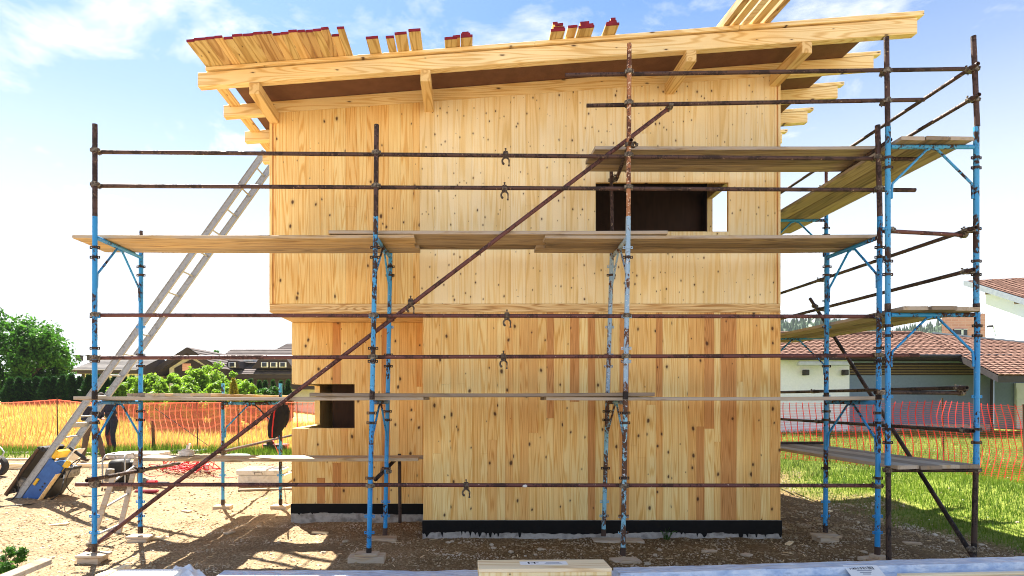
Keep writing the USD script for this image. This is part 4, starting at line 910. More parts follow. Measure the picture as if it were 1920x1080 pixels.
for _ in range(3600):
    t_ = hr.uniform(.46, .98); y = hr.uniform(300, 430); x = t_ * y
    s = hr.uniform(2.0, 3.6); con = hr.rand() < .45
    v = cv * (1 + hr.uniform(-.22, .22, (len(cv), 1)))
    if con: v = v * np.array([s * .55, s * .55, s * 2.2]) * np.clip(1.25 - (cv[:, 2:3] + 1) * .5, .12, 1.2) ** np.array([1, 1, 0])
    else: v = v * np.array([s, s, s * 1.25])
    hm.add((v + (x, y, float(hill_z(x, y)) + s * .6), cf))
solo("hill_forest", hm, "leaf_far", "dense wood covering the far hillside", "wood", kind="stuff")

# ---- left: dark house, small house with grey roof
YD = 45.0
dh = Thing("dark_roofed_house", "large chalet like house with dark tiled roof and dormers behind the bright shrubs", "house", (hx(430, YD), YD, 1.2))
xL, xR2 = hx(296, YD), hx(640, YD)
zE, zR = hz(703, YD), hz(655, YD + 5)
dh.part("wall", box2((hx(330, YD), YD + .6, 0), (xR2, YD + 9, zE + .4)), "render_cream")
dh.part("balcony", box2((hx(300, YD), YD - .5, zE - 1.1), (xR2, YD + .55, zE - .05)), "dark_timber", label="dark timber balcony front under the eaves")
rf = dh.part("roof", prism([(YD - .9, zE - .05), (YD + 5, zR - .05), (YD + 11, zE - .05), (YD + 11, zE - .3), (YD - .9, zE - .3)], xR2 - hx(385, YD), 0, hx(385, YD)), "dark_timber")
dh.part("roof_tiles", tile_rows((hx(385, YD), YD - .92, zE), (xR2, YD - .92, zE), (hx(385, YD), YD + 5, zR), (xR2, YD + 5, zR), .42, .4, wavy=False, step=.05), "tile_dark", rf, kind="stuff")
gp, gl, gr2 = (hx(350, YD - 3), hz(651, YD - 3)), (hx(286, YD - 3), hz(692, YD - 3)), (hx(412, YD - 3), hz(692, YD - 3))
dh.part("gable_wall", prism([(gl[0] + .8, 0), (gr2[0] - .8, 0), (gr2[0] - .8, gr2[1] + .25), (gp[0], gp[1] - .5), (gl[0] + .8, gl[1] + .25)], 4, 1, YD - 2.2), "render_cream")
dh.part("gable_panel", prism([(gl[0] + 1.2, gl[1] - 1.3), (gr2[0] - 1.2, gr2[1] - 1.3), (gr2[0] - 1.2, gr2[1] + .1), (gp[0], gp[1] - .8), (gl[0] + 1.2, gl[1] + .1)], .1, 1, YD - 2.31), "dark_timber")
dh.part("brick_panel", box2((hx(346, YD - 2), YD - 2.36, hz(696, YD - 2)), (hx(362, YD - 2), YD - 2.312, hz(682, YD - 2))), "brick_pink")
grf = dh.part("gable_roof", MB().add(prism([gl, (gl[0] + .1, gl[1] - .35), (gp[0], gp[1] - .4), (gr2[0] - .1, gr2[1] - .35), gr2, (gp[0], gp[1])], 8, 1, YD - 3)), "dark_timber")
dh.part("roof_tiles", MB().add(tile_rows((gr2[0] + .05, YD - 3.05, gr2[1] + .02), (gr2[0] + .05, YD + 5, gr2[1] + .02), (gp[0], YD - 3.05, gp[1] + .03), (gp[0], YD + 5, gp[1] + .03), .42, .4, wavy=False, step=.05)), "tile_dark", grf, kind="stuff")
for (a, b, t, u, lab) in ((470, 548, 670, 690, "wide dormer with three white framed windows"), (420, 448, 676, 690, "small dormer with white frame")):
    dm = dh.part("dormer", prism([(hx(a, YD - 1), hz(u, YD - 1)), (hx(b, YD - 1), hz(u, YD - 1)), (hx(b - (b - a) * .18, YD - 1), hz(t, YD - 1)), (hx(a + (b - a) * .2, YD - 1), hz(t, YD - 1))], 4, 1, YD - .8), "dark_timber", label=lab)
    n = 3 if b - a > 40 else 1
    for k in range(n):
        c = a + (b - a) * (.32 + .22 * k if n > 1 else .5); w = 5.2
        f_ = dh.part("window_frame", box2((hx(c - w - 1.4, YD - 1), YD - .9, hz(u - 1.5, YD - 1)), (hx(c + w + 1.4, YD - 1), YD - .81, hz(u - 11, YD - 1))), "white_frame", dm)
        dh.part("pane", box2((hx(c - w + 1, YD - 1), YD - .96, hz(u - 2.4, YD - 1)), (hx(c + w - 1, YD - 1), YD - .905, hz(u - 10, YD - 1))), "window_glass", dm)
dh.part("roof_window", bbox((hx(460, YD), YD + 1.1, hz(679.5, YD + 1.1) + .1), (.75, .9, .12), .01), "gutter_grey", rf)
bh = Thing("rear_house", "dark tiled roof rising behind the chalet like house, next to the timber wall", "house", (hx(530, 62), 62, 1))
bh.part("wall", box2((hx(522, 62), 63, 0), (hx(640, 62), 70, hz(652, 62))), "render_cream")
bh.part("roof_tiles", tile_rows((hx(516, 62), 62, hz(656, 62)), (hx(640, 62), 62, hz(656, 62)), (hx(518, 62), 66, hz(644, 66)), (hx(640, 62), 66, hz(644, 66)), .45, .5, wavy=False, step=.05), "tile_dark", kind="stuff")
YK = 40.0
kh = Thing("small_house", "small cream house with grey roof between the big tree and the ladder", "house", (hx(190, YK), YK, 1))
kh.part("wall", box2((hx(152, YK), YK + .4, 0), (hx(250, YK), YK + 6, hz(694, YK))), "render_cream")
kh.part("side_wall", box2((hx(142, YK), YK + .6, 0), (hx(151.5, YK), YK + 6, hz(692, YK))), "dark_timber")
kr_ = kh.part("roof", prism([(YK - .4, hz(695, YK)), (YK + 3, hz(672, YK + 3)), (YK + 6.5, hz(695, YK)), (YK + 6.5, hz(695, YK) - .2), (YK - .4, hz(695, YK) - .2)], hx(262, YK) - hx(139, YK), 0, hx(139, YK)), "dark_timber")
kh.part("roof_tiles", tile_rows((hx(139, YK), YK - .42, hz(694.5, YK)), (hx(262, YK), YK - .42, hz(694.5, YK)), (hx(141, YK), YK + 3, hz(671.5, YK + 3)), (hx(262, YK), YK + 3, hz(671.5, YK + 3)), .35, .4, wavy=False), "slate_grey", kr_, kind="stuff")
for px in (148, 169): kh.part("chimney", MB().add(box2((hx(px - 3, YK + 3), YK + 2.8, hz(676, YK + 3)), (hx(px + 3, YK + 3), YK + 3.3, hz(667.5, YK + 3)))).add(box2((hx(px - 4.6, YK + 3), YK + 2.7, hz(667.4, YK + 3)), (hx(px + 4.6, YK + 3), YK + 3.4, hz(666, YK + 3)))), "gutter_dark", kr_)
kh.part("window", box2((hx(173, YK), YK + .3, hz(712, YK)), (hx(186, YK), YK + .39, hz(699, YK))), "window_glass")

# ------------------------------------------------------------------ trees and shrubs
def leaves(centres, radii, n, size, seed, flat=.5):
    r = np.random.RandomState(seed); k = r.randint(len(centres), size=n)
    d = r.normal(size=(n, 3)); d /= np.linalg.norm(d, axis=1, keepdims=True)
    p = centres[k] + d * radii[k][:, None] * (r.rand(n, 1) ** .45) * np.array([1, 1, .8])
    nrm = unit_rows(d * .8 + r.normal(size=(n, 3)) * .6 + (0, 0, flat)); a = unit_rows(np.cross(nrm, r.normal(size=(n, 3)))); b = np.cross(nrm, a)
    s = size * r.uniform(.6, 1.25, (n, 1))
    V = np.stack([p - a * s, p + b * s * .55, p + a * s, p - b * s * .55], 1).reshape(-1, 3)
    V[1::4] += nrm * s * .18; V[3::4] += nrm * s * .18
    i = np.arange(n)[:, None] * 4
    return V, np.vstack([i + [0, 1, 2], i + [0, 2, 3]])
def unit_rows(a): return a / np.maximum(np.linalg.norm(a, axis=1, keepdims=True), 1e-9)

def tree(label, x, y, h, wid, seed, m_, n=9000, size=.16, clusters=60, trunk_h=.3, group=None, cat="tree", name="tree", crown_lo=.18):
    r = np.random.RandomState(seed); z0 = gz1(x, y)
    t = Thing(name, label, cat, (x, y, z0), group)
    cz = h * (crown_lo + (1 - crown_lo) * .5); rz_ = h * (1 - crown_lo) * .5
    d = unit_rows(r.normal(size=(clusters, 3))); rad = r.uniform(.45, 1.0, (clusters, 1)) ** .6
    c = d * rad * np.array([wid * .5, wid * .5, rz_]) * (1 + .28 * (meshkit.noise(d * 2.2 + seed, seed) - .5)[:, None] * 2) * .86 + (x, y, z0 + cz)
    c[:, 2] = np.maximum(c[:, 2], z0 + h * crown_lo * .7)
    rr2 = r.uniform(.08, .16, clusters) * wid
    m = MB(); m.add(sweep([(x, y, z0 - .1), (x + .03 * h * r.uniform(-1, 1), y, z0 + h * .35), (x, y, z0 + h * .75)], [h * .03, h * .022, h * .008], 9))
    for q in c[:: max(1, clusters // 16)]:
        s = np.array([x, y, z0 + h * r.uniform(.15, .4)]); m.add(sweep([s, (s + q) / 2 + (0, 0, .06 * h), q], [h * .011, h * .007, h * .003], 6))
    t.part("trunk", m, "trunk"); t.part("crown", leaves(c, rr2, n, size, seed + 1), m_)
    return t
tree("large round leafy tree at the far left", hx(34, 31), 31, hz(594, 31) - gz1(hx(34, 31), 31), 5.6, 3, "leaf_green", 17000, .12, 90, crown_lo=.06)
sh = np.random.RandomState(21)
for k, (px, top, wpx, Y) in enumerate(((222, 716, 46, 24), (248, 704, 60, 25.5), (285, 696, 66, 25), (325, 690, 66, 24.5), (368, 682, 70, 25), (398, 676, 66, 26), (438, 690, 70, 25.2), (470, 712, 60, 24.6), (505, 716, 44, 25.2), (305, 712, 60, 23), (352, 708, 70, 23.3), (415, 706, 64, 23.5))):
    x, h_ = hx(px, Y), hz(top, Y) - gz1(hx(px, Y), Y)
    tree(("bright green leafy shrub, " + ("lowest, right beside the ladder rail", "just right of the ladder", "rounded, third right of the ladder", "below the left end of the chalet roof", "tall, before the chalet's gable", "tallest, with a spreading top before the gable", "before the chalet's small dormer", "low, before the roof window", "low, next to the golden conifer on its right", "small front bush left of the gable", "front bush below the gable", "front bush left of the golden conifer")[k]),
         x, Y, h_, wpx * Y / F * 1.15, 40 + k, "leaf_bright" if k != 8 else "leaf_green", 3600, .085, 44, cat="shrub", name="shrub", crown_lo=.05)
def thuja(label, x, y, h, w, seed, m_="leaf_dark", group=None, n=1700, size=.07):
    r = np.random.RandomState(seed); z0 = gz1(x, y); t = Thing("conifer", label, "conifer", (x, y, z0), group)
    u = r.rand(n) ** .8; ang = r.uniform(0, 2 * np.pi, n); prof = w * .5 * np.clip(np.minimum(1, (1 - u) * 1.9) * (.75 + .25 * np.minimum(1, u * 5)), .04, 1) * (1 + .25 * (meshkit.noise(np.c_[np.cos(ang) * 1.5, np.sin(ang) * 1.5, u * 6], seed) - .5))
    rad = prof * r.uniform(.72, 1.02, n); p = np.c_[x + rad * np.cos(ang), y + rad * np.sin(ang), z0 + u * h]
    out = np.c_[np.cos(ang), np.sin(ang), np.full(n, .9)]; a = unit_rows(out + r.normal(size=(n, 3)) * .35); b = unit_rows(np.cross(a, r.normal(size=(n, 3)))); s = size * r.uniform(.7, 1.5, (n, 1))
    V = np.stack([p - b * s * .5, p + b * s * .5, p + a * s * 1.6], 1).reshape(-1, 3)
    t.part("foliage", (V, np.arange(3 * n).reshape(-1, 3)), m_); t.part("core", sweep([(x, y, z0 - .1), (x, y, z0 + h * .5), (x, y, z0 + h * .93)], [w * .34, w * .33, w * .02], 8), "hill_floor" if m_ != "leaf_gold" else "trunk")
for k in range(15):
    px = 20 + k * 16.3; Y = 27.5 + sh.uniform(-.2, .2)
    thuja("dark clipped conifer of the hedge row behind the left end of the orange net", hx(px, Y), Y, hz(712 - (6 if px > 100 else 0) + sh.uniform(-4, 4), Y) - gz1(hx(px, Y), Y), .62 + sh.uniform(0, .1), 100 + k, group="clipped hedge conifers at the left")
for k, px in enumerate((470, 486, 497, 512, 527, 540)):
    Y = 30.0; thuja("dark pointed conifer of the short row below the chalet's balcony", hx(px, Y), Y, hz(713 + sh.uniform(-5, 4), Y) - gz1(hx(px, Y), Y), .5, 130 + k, group="small conifers below the chalet balcony")
thuja("yellow golden conifer rising between the green shrubs", hx(438, 22.5), 22.5, hz(711, 22.5) - gz1(hx(438, 22.5), 22.5), .52, 150, "leaf_gold", n=2200, size=.05)
tree("small tree top peeping over the chalet's ridge", hx(404, 70), 70, hz(647, 70) - gz1(hx(404, 70), 70), 3.2, 77, "leaf_green", 1500, .2, 20)
# leafy sprig at the left edge near the camera
bx, by = hx(4, 6.3), 6.3
tree("low green bush at the left edge of the picture, nearest the camera", bx - .12, by + .2, .42, .40, 61, "leaf_green", 2000, .02, 30, cat="bush", name="bush", crown_lo=.02)

# ------------------------------------------------------------------ orange safety net fence
def net(label, path, zb_, zt_, m_, stakes, seed, pitch=.15, hp=.055, sw=.013, hw=.0035, lean=.05):
    path = np.asarray(path, float); seg = np.linalg.norm(np.diff(path, axis=0), axis=1); s = np.r_[0, np.cumsum(seg)]; Ln = s[-1]
    def xy(u): return np.stack([np.interp(u, s, path[:, 0]), np.interp(u, s, path[:, 1])], -1)
    def surf(u, v):
        u = np.asarray(u, float); v = np.asarray(v, float); q = xy(u)
        tl = unit_rows(xy(u + .05) - xy(u - .05)); nl = np.c_[tl[:, 1], -tl[:, 0]]
        nn = meshkit.fbm(np.stack([u * .55, v * 1.3, 0 * u], -1) + seed, 3, seed) - .5; n2 = meshkit.noise(np.stack([u * 1.1, v * 2.6, 0 * u], -1) + 3 * seed, seed) - .5
        sag = zt_(u) + .09 * (meshkit.noise(np.c_[u * .45, 0 * u, 0 * u] + seed, 4) - .5)
        sh_ = .10 * n2 + lean * np.sin(v * 5)
        q = q + nl * (nn * .42 * np.sin(np.pi * np.clip(v, 0, 1)) ** .5)[:, None] + tl * sh_[:, None]
        lo = zb_(u)
        return np.c_[q, lo + (sag - lo) * v], nl, tl
    t = Thing("safety_net", label, "safety net", (path[0, 0], path[0, 1], float(zb_(np.array([0.]))[0])))
    m = MB(); vv = np.linspace(0, 1, 31)
    for u0 in np.arange(0, Ln, pitch):
        c, nl, tl = surf(np.full(31, u0), vv); w = np.c_[tl, np.zeros(31)] * sw * .5
        V = np.vstack([c - w, c + w]); i = np.arange(30); m.add((V, np.c_[i, i + 1, i + 32, i + 31]))
    hgt = float(np.mean(zt_(np.array([Ln / 2])) - zb_(np.array([Ln / 2]))))
    uu = np.arange(0, Ln + .01, .1); n = len(uu)
    for v0 in np.arange(0, 1.0001, hp / hgt):
        c, _, _ = surf(uu, np.full(n, v0)); ww = hw if v0 < .985 else .02
        V = np.vstack([c - (0, 0, ww / 2), c + (0, 0, ww / 2)]); i = np.arange(n - 1); m.add((V, np.c_[i, i + 1, i + 1 + n, i + n]))
    t.part("mesh_strands", m, m_, kind="stuff")
    for u0, dh, thick, lab in stakes:
        q = xy(np.array([u0]))[0]; z0 = gz1(*q)
        t.part("stake", sweep([(q[0] + .03, q[1] - .04, z0 - .1), (q[0], q[1] - .03, float(zt_(np.array([u0]))[0]) + dh)], thick, 7), "stake", label=lab)
    return t
pl_ = [(hx(-40, 17), 17), (hx(112, 17), 16.9), (hx(290, 17), 17), (hx(620, 17), 17.2)]
Ltot = hx(620, 17) - hx(-40, 17)
def upx(px): return hx(px, 17) - hx(-40, 17)
nl_ = net("long orange safety net strung across the meadow at the left", pl_, lambda u: gz(np.interp(u, [0, Ltot], [hx(-40, 17), hx(620, 17)]), 0 * u + 17) + .06, lambda u: np.interp(u, [0, upx(40), upx(112), upx(160), Ltot], [1.92, 1.95, 2.02, 1.94, 1.93]), "net_orange",
    [(upx(113), .03, .014, None), (upx(288), -.55, .045, "thick wooden stake"), (upx(369), .0, .014, None), (upx(445), .0, .014, None), (upx(555), .0, .014, None)], 2, hp=.026, sw=.016, hw=.0055, lean=.02)
nl_.part("wire", sweep([at(290, 765, 16.9), at(340, 800, 16.95), at(394, 838, 17)], .008, 5), "black_cable")
Lr = math.hypot(hx(2010, 10.2) - hx(1440, 15.2), 5.0)
rp = [(hx(1440, 15.2), 15.2), (hx(1765, 12.8), 12.8), (hx(2010, 10.2), 10.2)]
rseg = np.r_[0, np.cumsum(np.linalg.norm(np.diff(np.array(rp), axis=0), axis=1))]
def rpt(u): return np.interp(u, rseg, [p[0] for p in rp]), np.interp(u, rseg, [p[1] for p in rp])
def r_at(px):
    us = np.linspace(0, rseg[-1], 400); x, y = rpt(us); return float(us[np.argmin(np.abs(x / y * F + CX - px))])
def rz_of(u, pys):  # heights that follow the photograph's upper or lower hem
    x, y = rpt(u); px = x / y * F + CX; return H - (np.interp(px, [1440, 1560, 1680, 1760, 1850, 1925, 2010], pys) - CY) * y / F
net("red orange safety net strung along the grass at the right", rp, lambda u: rz_of(u, [858, 866, 882, 893, 899, 905, 915]), lambda u: rz_of(u, [752, 752, 751, 750, 758, 760, 762]), "net_red",
    [(r_at(1553), .06, .014, None), (r_at(1765), .05, .016, None), (r_at(1915), .02, .014, None)], 9, pitch=.135, sw=.018, hp=.045, hw=.0055, lean=.04)
# ------------------------------------------------------------------ inclined ladder hoist on the left
LY0, LY1 = 10.6, 11.1
def lad(t, y, off=0.0):
    a, b = at(30, 938, LY0), at(497, 284, LY0); d = unit(b - a); n = np.array([-d[2], 0, d[0]])
    p = a + (b - a) * t + n * off; return np.array([p[0], y, p[2]]), d, n
hoist = Thing("ladder_hoist", "long inclined alloy ladder hoist leaning against the roof at the left", "ladder", lad(0, LY0)[0])
for y in (LY0, LY1):
    p0, d, n = lad(0, y); p1, _, _ = lad(1.0, y)
    R = np.stack([d, [0, 1, 0], n], 1)
    hoist.part("side_rail", MB().add(bbox((p0 + p1) / 2, (np.linalg.norm(p1 - p0), .028, .115), .004, R)).add(bbox((p0 + p1) / 2 + n * .05, (np.linalg.norm(p1 - p0), .05, .012), .003, R)).add(bbox((p0 + p1) / 2 - n * .05, (np.linalg.norm(p1 - p0), .05, .012), .003, R)), "ladder_alloy")
Ll = np.linalg.norm(lad(1, LY0)[0] - lad(0, LY0)[0])
for k in range(1, 25):
    t = k * .46 / Ll
    if t > .985: break
    a, b = lad(t, LY0 + .02)[0], lad(t, LY1 - .02)[0]
    hoist.part("rung", tube(a, b, .016, 8), "slat_timber" if t > .35 and False else "ladder_alloy", smooth=40)
a, d, n = lad(.215, LY0); b, _, _ = lad(.215, LY1); R = np.stack([d, [0, 1, 0], n], 1)
hoist.part("cross_plate", bbox((a + b) / 2, (.10, .5, .03), .004, R), "ladder_alloy")
# winch carriage hanging on the foot of the hoist
def lp(s, y, off): q, d, n = lad(s / Ll, y, off); return q
w = Thing("winch", "blue and yellow winch with black tray at the foot of the ladder hoist", "winch", lp(.3, LY0, -.3))
R = np.stack([d, [0, 1, 0], n], 1)
w.part("motor_box", bbox(lp(.55, LY0 + .18, -.24), (.80, .34, .26), .03, R), "hoist_blue")
w.part("side_panel", bbox(lp(.55, LY0 - .02, -.22), (.86, .02, .30), .008, R), "hoist_blue")
w.part("base_plate", bbox(lp(.52, LY0 + .2, -.40), (.95, .46, .03), .008, R), "hoist_black")
w.part("sheet", bbox(lp(.52, LY0 + .1, -.385), (.7, .5, .012), .008, R), "lath_x", label="pale board under the motor")
w.part("drum", tube(lp(.85, LY0 + .0, -.36), lp(.85, LY0 + .4, -.36), .11, 16), "grey_machine", smooth=40)
w.part("yellow_bar", bbox(lp(1.08, LY0 + .15, -.10), (.16, .34, .07), .012, R), "yellow_paint")
w.part("yellow_plate", bbox(lp(1.0, LY0 + .02, -.36), (.22, .06, .09), .012, R), "yellow_paint")
w.part("yellow_lever", bbox(lp(.5, LY0 - .04, -.12), (.14, .03, .05), .008, R), "yellow_paint")
w.part("white_cover", bbox(lp(1.2, LY0 + .2, -.30), (.26, .3, .02), .006, R), "pipe_white")
w.part("lever", bbox(lp(1.28, LY0 + .1, -.36), (.05, .05, .36), .008, R), "hoist_black")
for k in range(6): w.part("vent", sweep([lp(.42 + .07 * (k % 3), LY0 - .031, -.26 - .07 * (k // 3)), lp(.42 + .07 * (k % 3), LY0 - .036, -.26 - .07 * (k // 3))], .018, 8), "hoist_black")
tr = w.part("tray", MB().add(bbox(lp(.52, LY0 + .25, .19), (1.05, .60, .02), .006, R)).add(bbox(lp(.52, LY0 - .06, .17), (1.05, .02, .07), .006, R)).add(bbox(lp(.52, LY1 + .06, .17), (1.05, .02, .07), .006, R)).add(bbox(lp(1.04, LY0 + .25, .17), (.02, .60, .06), .006, R)), "hoist_black", label="black goods tray on the hoist")
w.part("tray_slide", bbox(lp(.52, LY0 - .085, .17), (1.0, .03, .045), .006, R), "stake", tr)
for s in (.15, 1.05): w.part("wheel", tube(lp(s, LY0 - .06, .105), lp(s, LY0 - .01, .105), .045, 14, wall=.6), "hoist_black", smooth=40)
w.part("rope_block", blob(.1, 3, 2, .4, (1, 1, 1))[0] * 1.0 + lp(.28, LY0 - .06, .12) if False else (blob(.09, 3, 2, .4)[0] + lp(.30, LY0 + .05, .12), blob(.09, 3, 2, .4)[1]), "grey_machine")
def cable(name, label, pts, r, m_, cat="cable"):
    pts = np.asarray(pts, float); t = np.arange(len(pts)); from scipy.interpolate import CubicSpline
    q = CubicSpline(t, pts)(np.linspace(0, len(pts) - 1, len(pts) * 8)); return solo(name, sweep(q, r, 6), m_, label, cat)
def g(px, py, lift=.012):
    Y = H * F / (py - CY)
    for _ in range(12):
        x = hx(px, Y); Y = (H - gz1(x, Y) - lift) * F / (py - CY)
    return np.array([hx(px, Y), Y, gz1(hx(px, Y), Y) + lift])
cable("cable", "black cable looping from the winch down over the sand to the left edge", [lp(1.2, LY0 + .2, -.42), at(122, 885, LY0), at(117, 912, 10.2), g(98, 936), g(55, 946), g(0, 950)], .010, "black_cable")
cable("cable", "thin black cable lying from the winch towards the far left scaffold post", [lp(1.15, LY0 + .2, -.42), at(124, 906, 10.3), g(138, 925), g(158, 930), g(186, 929), g(215, 926)], .009, "black_cable")
cable("cable", "black cable hanging down the front of the hoist's side rail", [lp(1.05, LY0 - .05, .18), at(34, 892, LY0 - .15), at(35, 915, LY0 - .15), at(26, 934, 10.4), g(0, 940)], .009, "black_cable")
# short ladder section standing by the far left frame
sl = Thing("short_ladder", "short old ladder section standing upright behind the far left scaffold frame", "ladder", g(200, 1010))
A0, A1, B0, B1 = g(170, 1021, 0), at(213, 893, 8.45), g(223, 1000, 0), at(258, 853, 9.25)
for a, b in ((A0, A1), (B0, B1)): sl.part("side_rail", plank(a, b, .075, .03, (0, 1, .2), .004), "pad_wood")
for t in (.12, .52, .9): sl.part("rung", tube(A0 + (A1 - A0) * t, B0 + (B1 - B0) * (t * .95), .017, 8), "ladder_alloy", smooth=40)

# ------------------------------------------------------------------ people
def chain(js):
    """One smooth body from bones: each bone is the hull of the spheres at its joints."""
    out = []
    for (p, r), (q, s) in js:
        a = m3.Manifold.sphere(r, 14).translate(tuple(map(float, p))); b = m3.Manifold.sphere(s, 14).translate(tuple(map(float, q)))
        out.append(m3.Manifold.batch_hull([a, b]))
    m = m3.Manifold.batch_boolean(out, m3.OpType.Add).refine_to_length(.035)
    t = m.to_mesh(); tm = trimesh.Trimesh(t.vert_properties[:, :3], t.tri_verts, process=True)
    trimesh.smoothing.filter_taubin(tm, iterations=6); return tm
def person(label, base, face, legs, arms, trousers, jacket, hair, lean=.1, head_tilt=.25, h=1.74):
    """base on the ground; face: heading (radians, 0 = +y); legs and arms: foot and hand targets in body space (right, forward, up)."""
    base = np.asarray(base, float); s = h / 1.74; fw = np.array([math.sin(face), math.cos(face), 0]); rt = np.array([fw[1], -fw[0], 0])
    def B(r, f, u): return base + (rt * r + fw * f + np.array([0, 0, u])) * s
    t = Thing("person", label, "person", base)
    pel, wst, chs, nck = B(0, 0, .92), B(0, .02 + lean * .3, 1.08), B(0, lean, 1.30), B(0, lean * 1.35, 1.48)
    hd = B(0, lean * 1.6 + .05 + head_tilt * .12, 1.62 - head_tilt * .03)
    sk = [((nck, .055), (hd, .06)), ((hd + (0, 0, .03 * s), .088), (hd - (0, 0, .02), .078)), ((hd + fw * .045 - (0, 0, .03), .062), (hd + fw * .05 - (0, 0, .075), .035)), ((hd + fw * .10 - (0, 0, .0), .014), (hd + fw * .115 - (0, 0, .03), .016)),
          ((hd + rt * .088 - (0, 0, .02), .016), (hd + rt * .09 + (0, 0, .02), .018)), ((hd - rt * .088 - (0, 0, .02), .016), (hd - rt * .09 + (0, 0, .02), .018))]
    tr_, ja, bo = [], [], []
    for sd, (foot, knee) in zip((-1, 1), legs):
        hip = B(.095 * sd, 0, .90); kn = B(*knee); an = B(*foot)
        tr_ += [((hip, .098), (kn, .066)), ((kn, .068), (an + (0, 0, .05), .055)), ((B(0, 0, .95), .10), (hip, .105))]
        tfw = fw; bo += [((an + (0, 0, .04), .05), (an + tfw * .05 - (0, 0, .02), .045)), ((an - (0, 0, .025), .042), (an + tfw * .16 - (0, 0, .045), .036))]
        sk += [((hip, .08), (kn, .05)), ((kn, .05), (an, .04))]
    ja += [((B(0, 0, 1.0), .115), (wst, .125)), ((wst + rt * .05, .115), (chs + rt * .08, .115)), ((wst - rt * .05, .115), (chs - rt * .08, .115)), ((chs, .12), (nck - (0, 0, .03), .07)), ((B(-.18, lean * 1.1, 1.40), .065), (B(.18, lean * 1.1, 1.40), .065))]
    tr_ += [((B(-.06, 0, .98), .105), (B(.06, 0, .98), .105))]
    sk += [((pel, .08), (chs, .09)), ((chs, .09), (nck, .055))]
    for sd, (el, ha) in zip((-1, 1), arms):
        shd = B(.19 * sd, lean * 1.1, 1.40); e = B(*el); hh = B(*ha); dd = unit(hh - e)
        ja += [((shd, .066), (e, .050)), ((e, .05), (hh - dd * .05, .040))]
        sk += [((chs, .06), (shd, .05)), ((shd, .045), (e, .04)), ((e, .04), (hh, .03)), ((hh, .030), (hh + dd * .075, .034))]
        side = unit(np.cross(dd, (0, 0, 1.0))); 
        for j in range(4):
            k0 = hh + dd * .085 + side * (j - 1.5) * .019; k1 = k0 + dd * (.036 + .004 * (1 - abs(j - 1.4))); sk += [((k0, .010), (k1, .009)), ((k1, .009), (k1 + dd * .022 - np.array([0, 0, .022]), .008))]
        th = hh + dd * .02 - side * .035 * sd; sk += [((hh, .014), (th + dd * .03, .011)), ((th + dd * .03, .011), (th + dd * .065, .009))]
    t.part("body", chain(sk), "skin", smooth=True); t.part("trousers", chain(tr_), trousers, smooth=True); t.part("jacket", chain(ja), jacket, smooth=True); t.part("boots", chain(bo), "boot_leather", smooth=True)
    t.part("hair", chain([((hd + (0, 0, .05) - fw * .012, .092), (hd - fw * .035, .086))]), hair, smooth=True)
    for sd in (-1, 1): t.part("eye", (lambda q: (np.array(trimesh.creation.icosphere(1, .011).vertices) + q, np.array(trimesh.creation.icosphere(1, .011).faces)))(hd + fw * .088 + rt * .032 * sd + (0, 0, .005)), "ink")
    return t
pn = g(210, 846, 0)
person("worker in navy overalls and dark jacket, standing at the net with hands joined", pn + (0, 0, .02), 0.4 + math.pi, [((-.12, .02, .06), (-.10, .05, .48)), ((.15, -.04, .06), (.14, .04, .49))],
       [((-.27, .10, 1.14), (-.06, .30, 1.13)), ((.27, .10, 1.14), (.05, .31, 1.15))], "navy_cloth", "navy_cloth", "hair_brown", lean=.14, head_tilt=.7, h=1.66)
pb_ = g(170, 864, 0)
person("worker in brown trousers and boots half hidden behind the far left blue post", pb_ + (0, 0, .02), 1.9, [((-.16, .26, .06), (-.12, .20, .46)), ((.10, -.16, .06), (.11, -.06, .47))],
       [((-.26, .10, 1.13), (-.12, .30, 1.12)), ((.27, .06, 1.12), (.16, .28, 1.12))], "brown_cloth", "navy_cloth", "hair_brown", lean=.12, head_tilt=.5, h=1.62)
# jacket hanging on the rear left frame
jk = Thing("jacket", "black work jacket with red piping hanging from the rear left scaffold post", "jacket", at(521, 758, 10.55))
jp = np.array([[(526, 756), .06], [(524, 765), .12], [(522, 780), .15], [(518, 800), .14], [(514, 815), .10], [(510, 822), .05]], dtype=object)
V = []; 
for (p, wv) in jp:
    c = at(p[0], p[1], 10.58); th = np.linspace(0, 2 * np.pi, 18, endpoint=False); fold = 1 + .16 * np.sin(5 * th + p[1] * .05)
    V.append(np.c_[c[0] + np.cos(th) * wv * fold, c[1] + np.sin(th) * wv * .45 * fold, np.full(18, c[2])])
V = np.vstack(V); i = np.arange(18); j = (i + 1) % 18; fq = np.vstack([np.c_[i + 18 * k, j + 18 * k, j + 18 * (k + 1), i + 18 * (k + 1)] for k in range(5)])
jk.part("cloth", (V, fq), "black_cloth", smooth=60)
jk.part("sleeve", sweep([at(534, 760, 10.6), at(538, 772, 10.6), at(537, 786, 10.62), at(532, 800, 10.62)], [.05, .055, .05, .04], 10), "black_cloth", smooth=60)
jk.part("piping", sweep([at(518, 758, 10.47), at(514, 775, 10.46), at(511, 800, 10.46), at(510, 820, 10.5)], .011, 6), "red_cable")

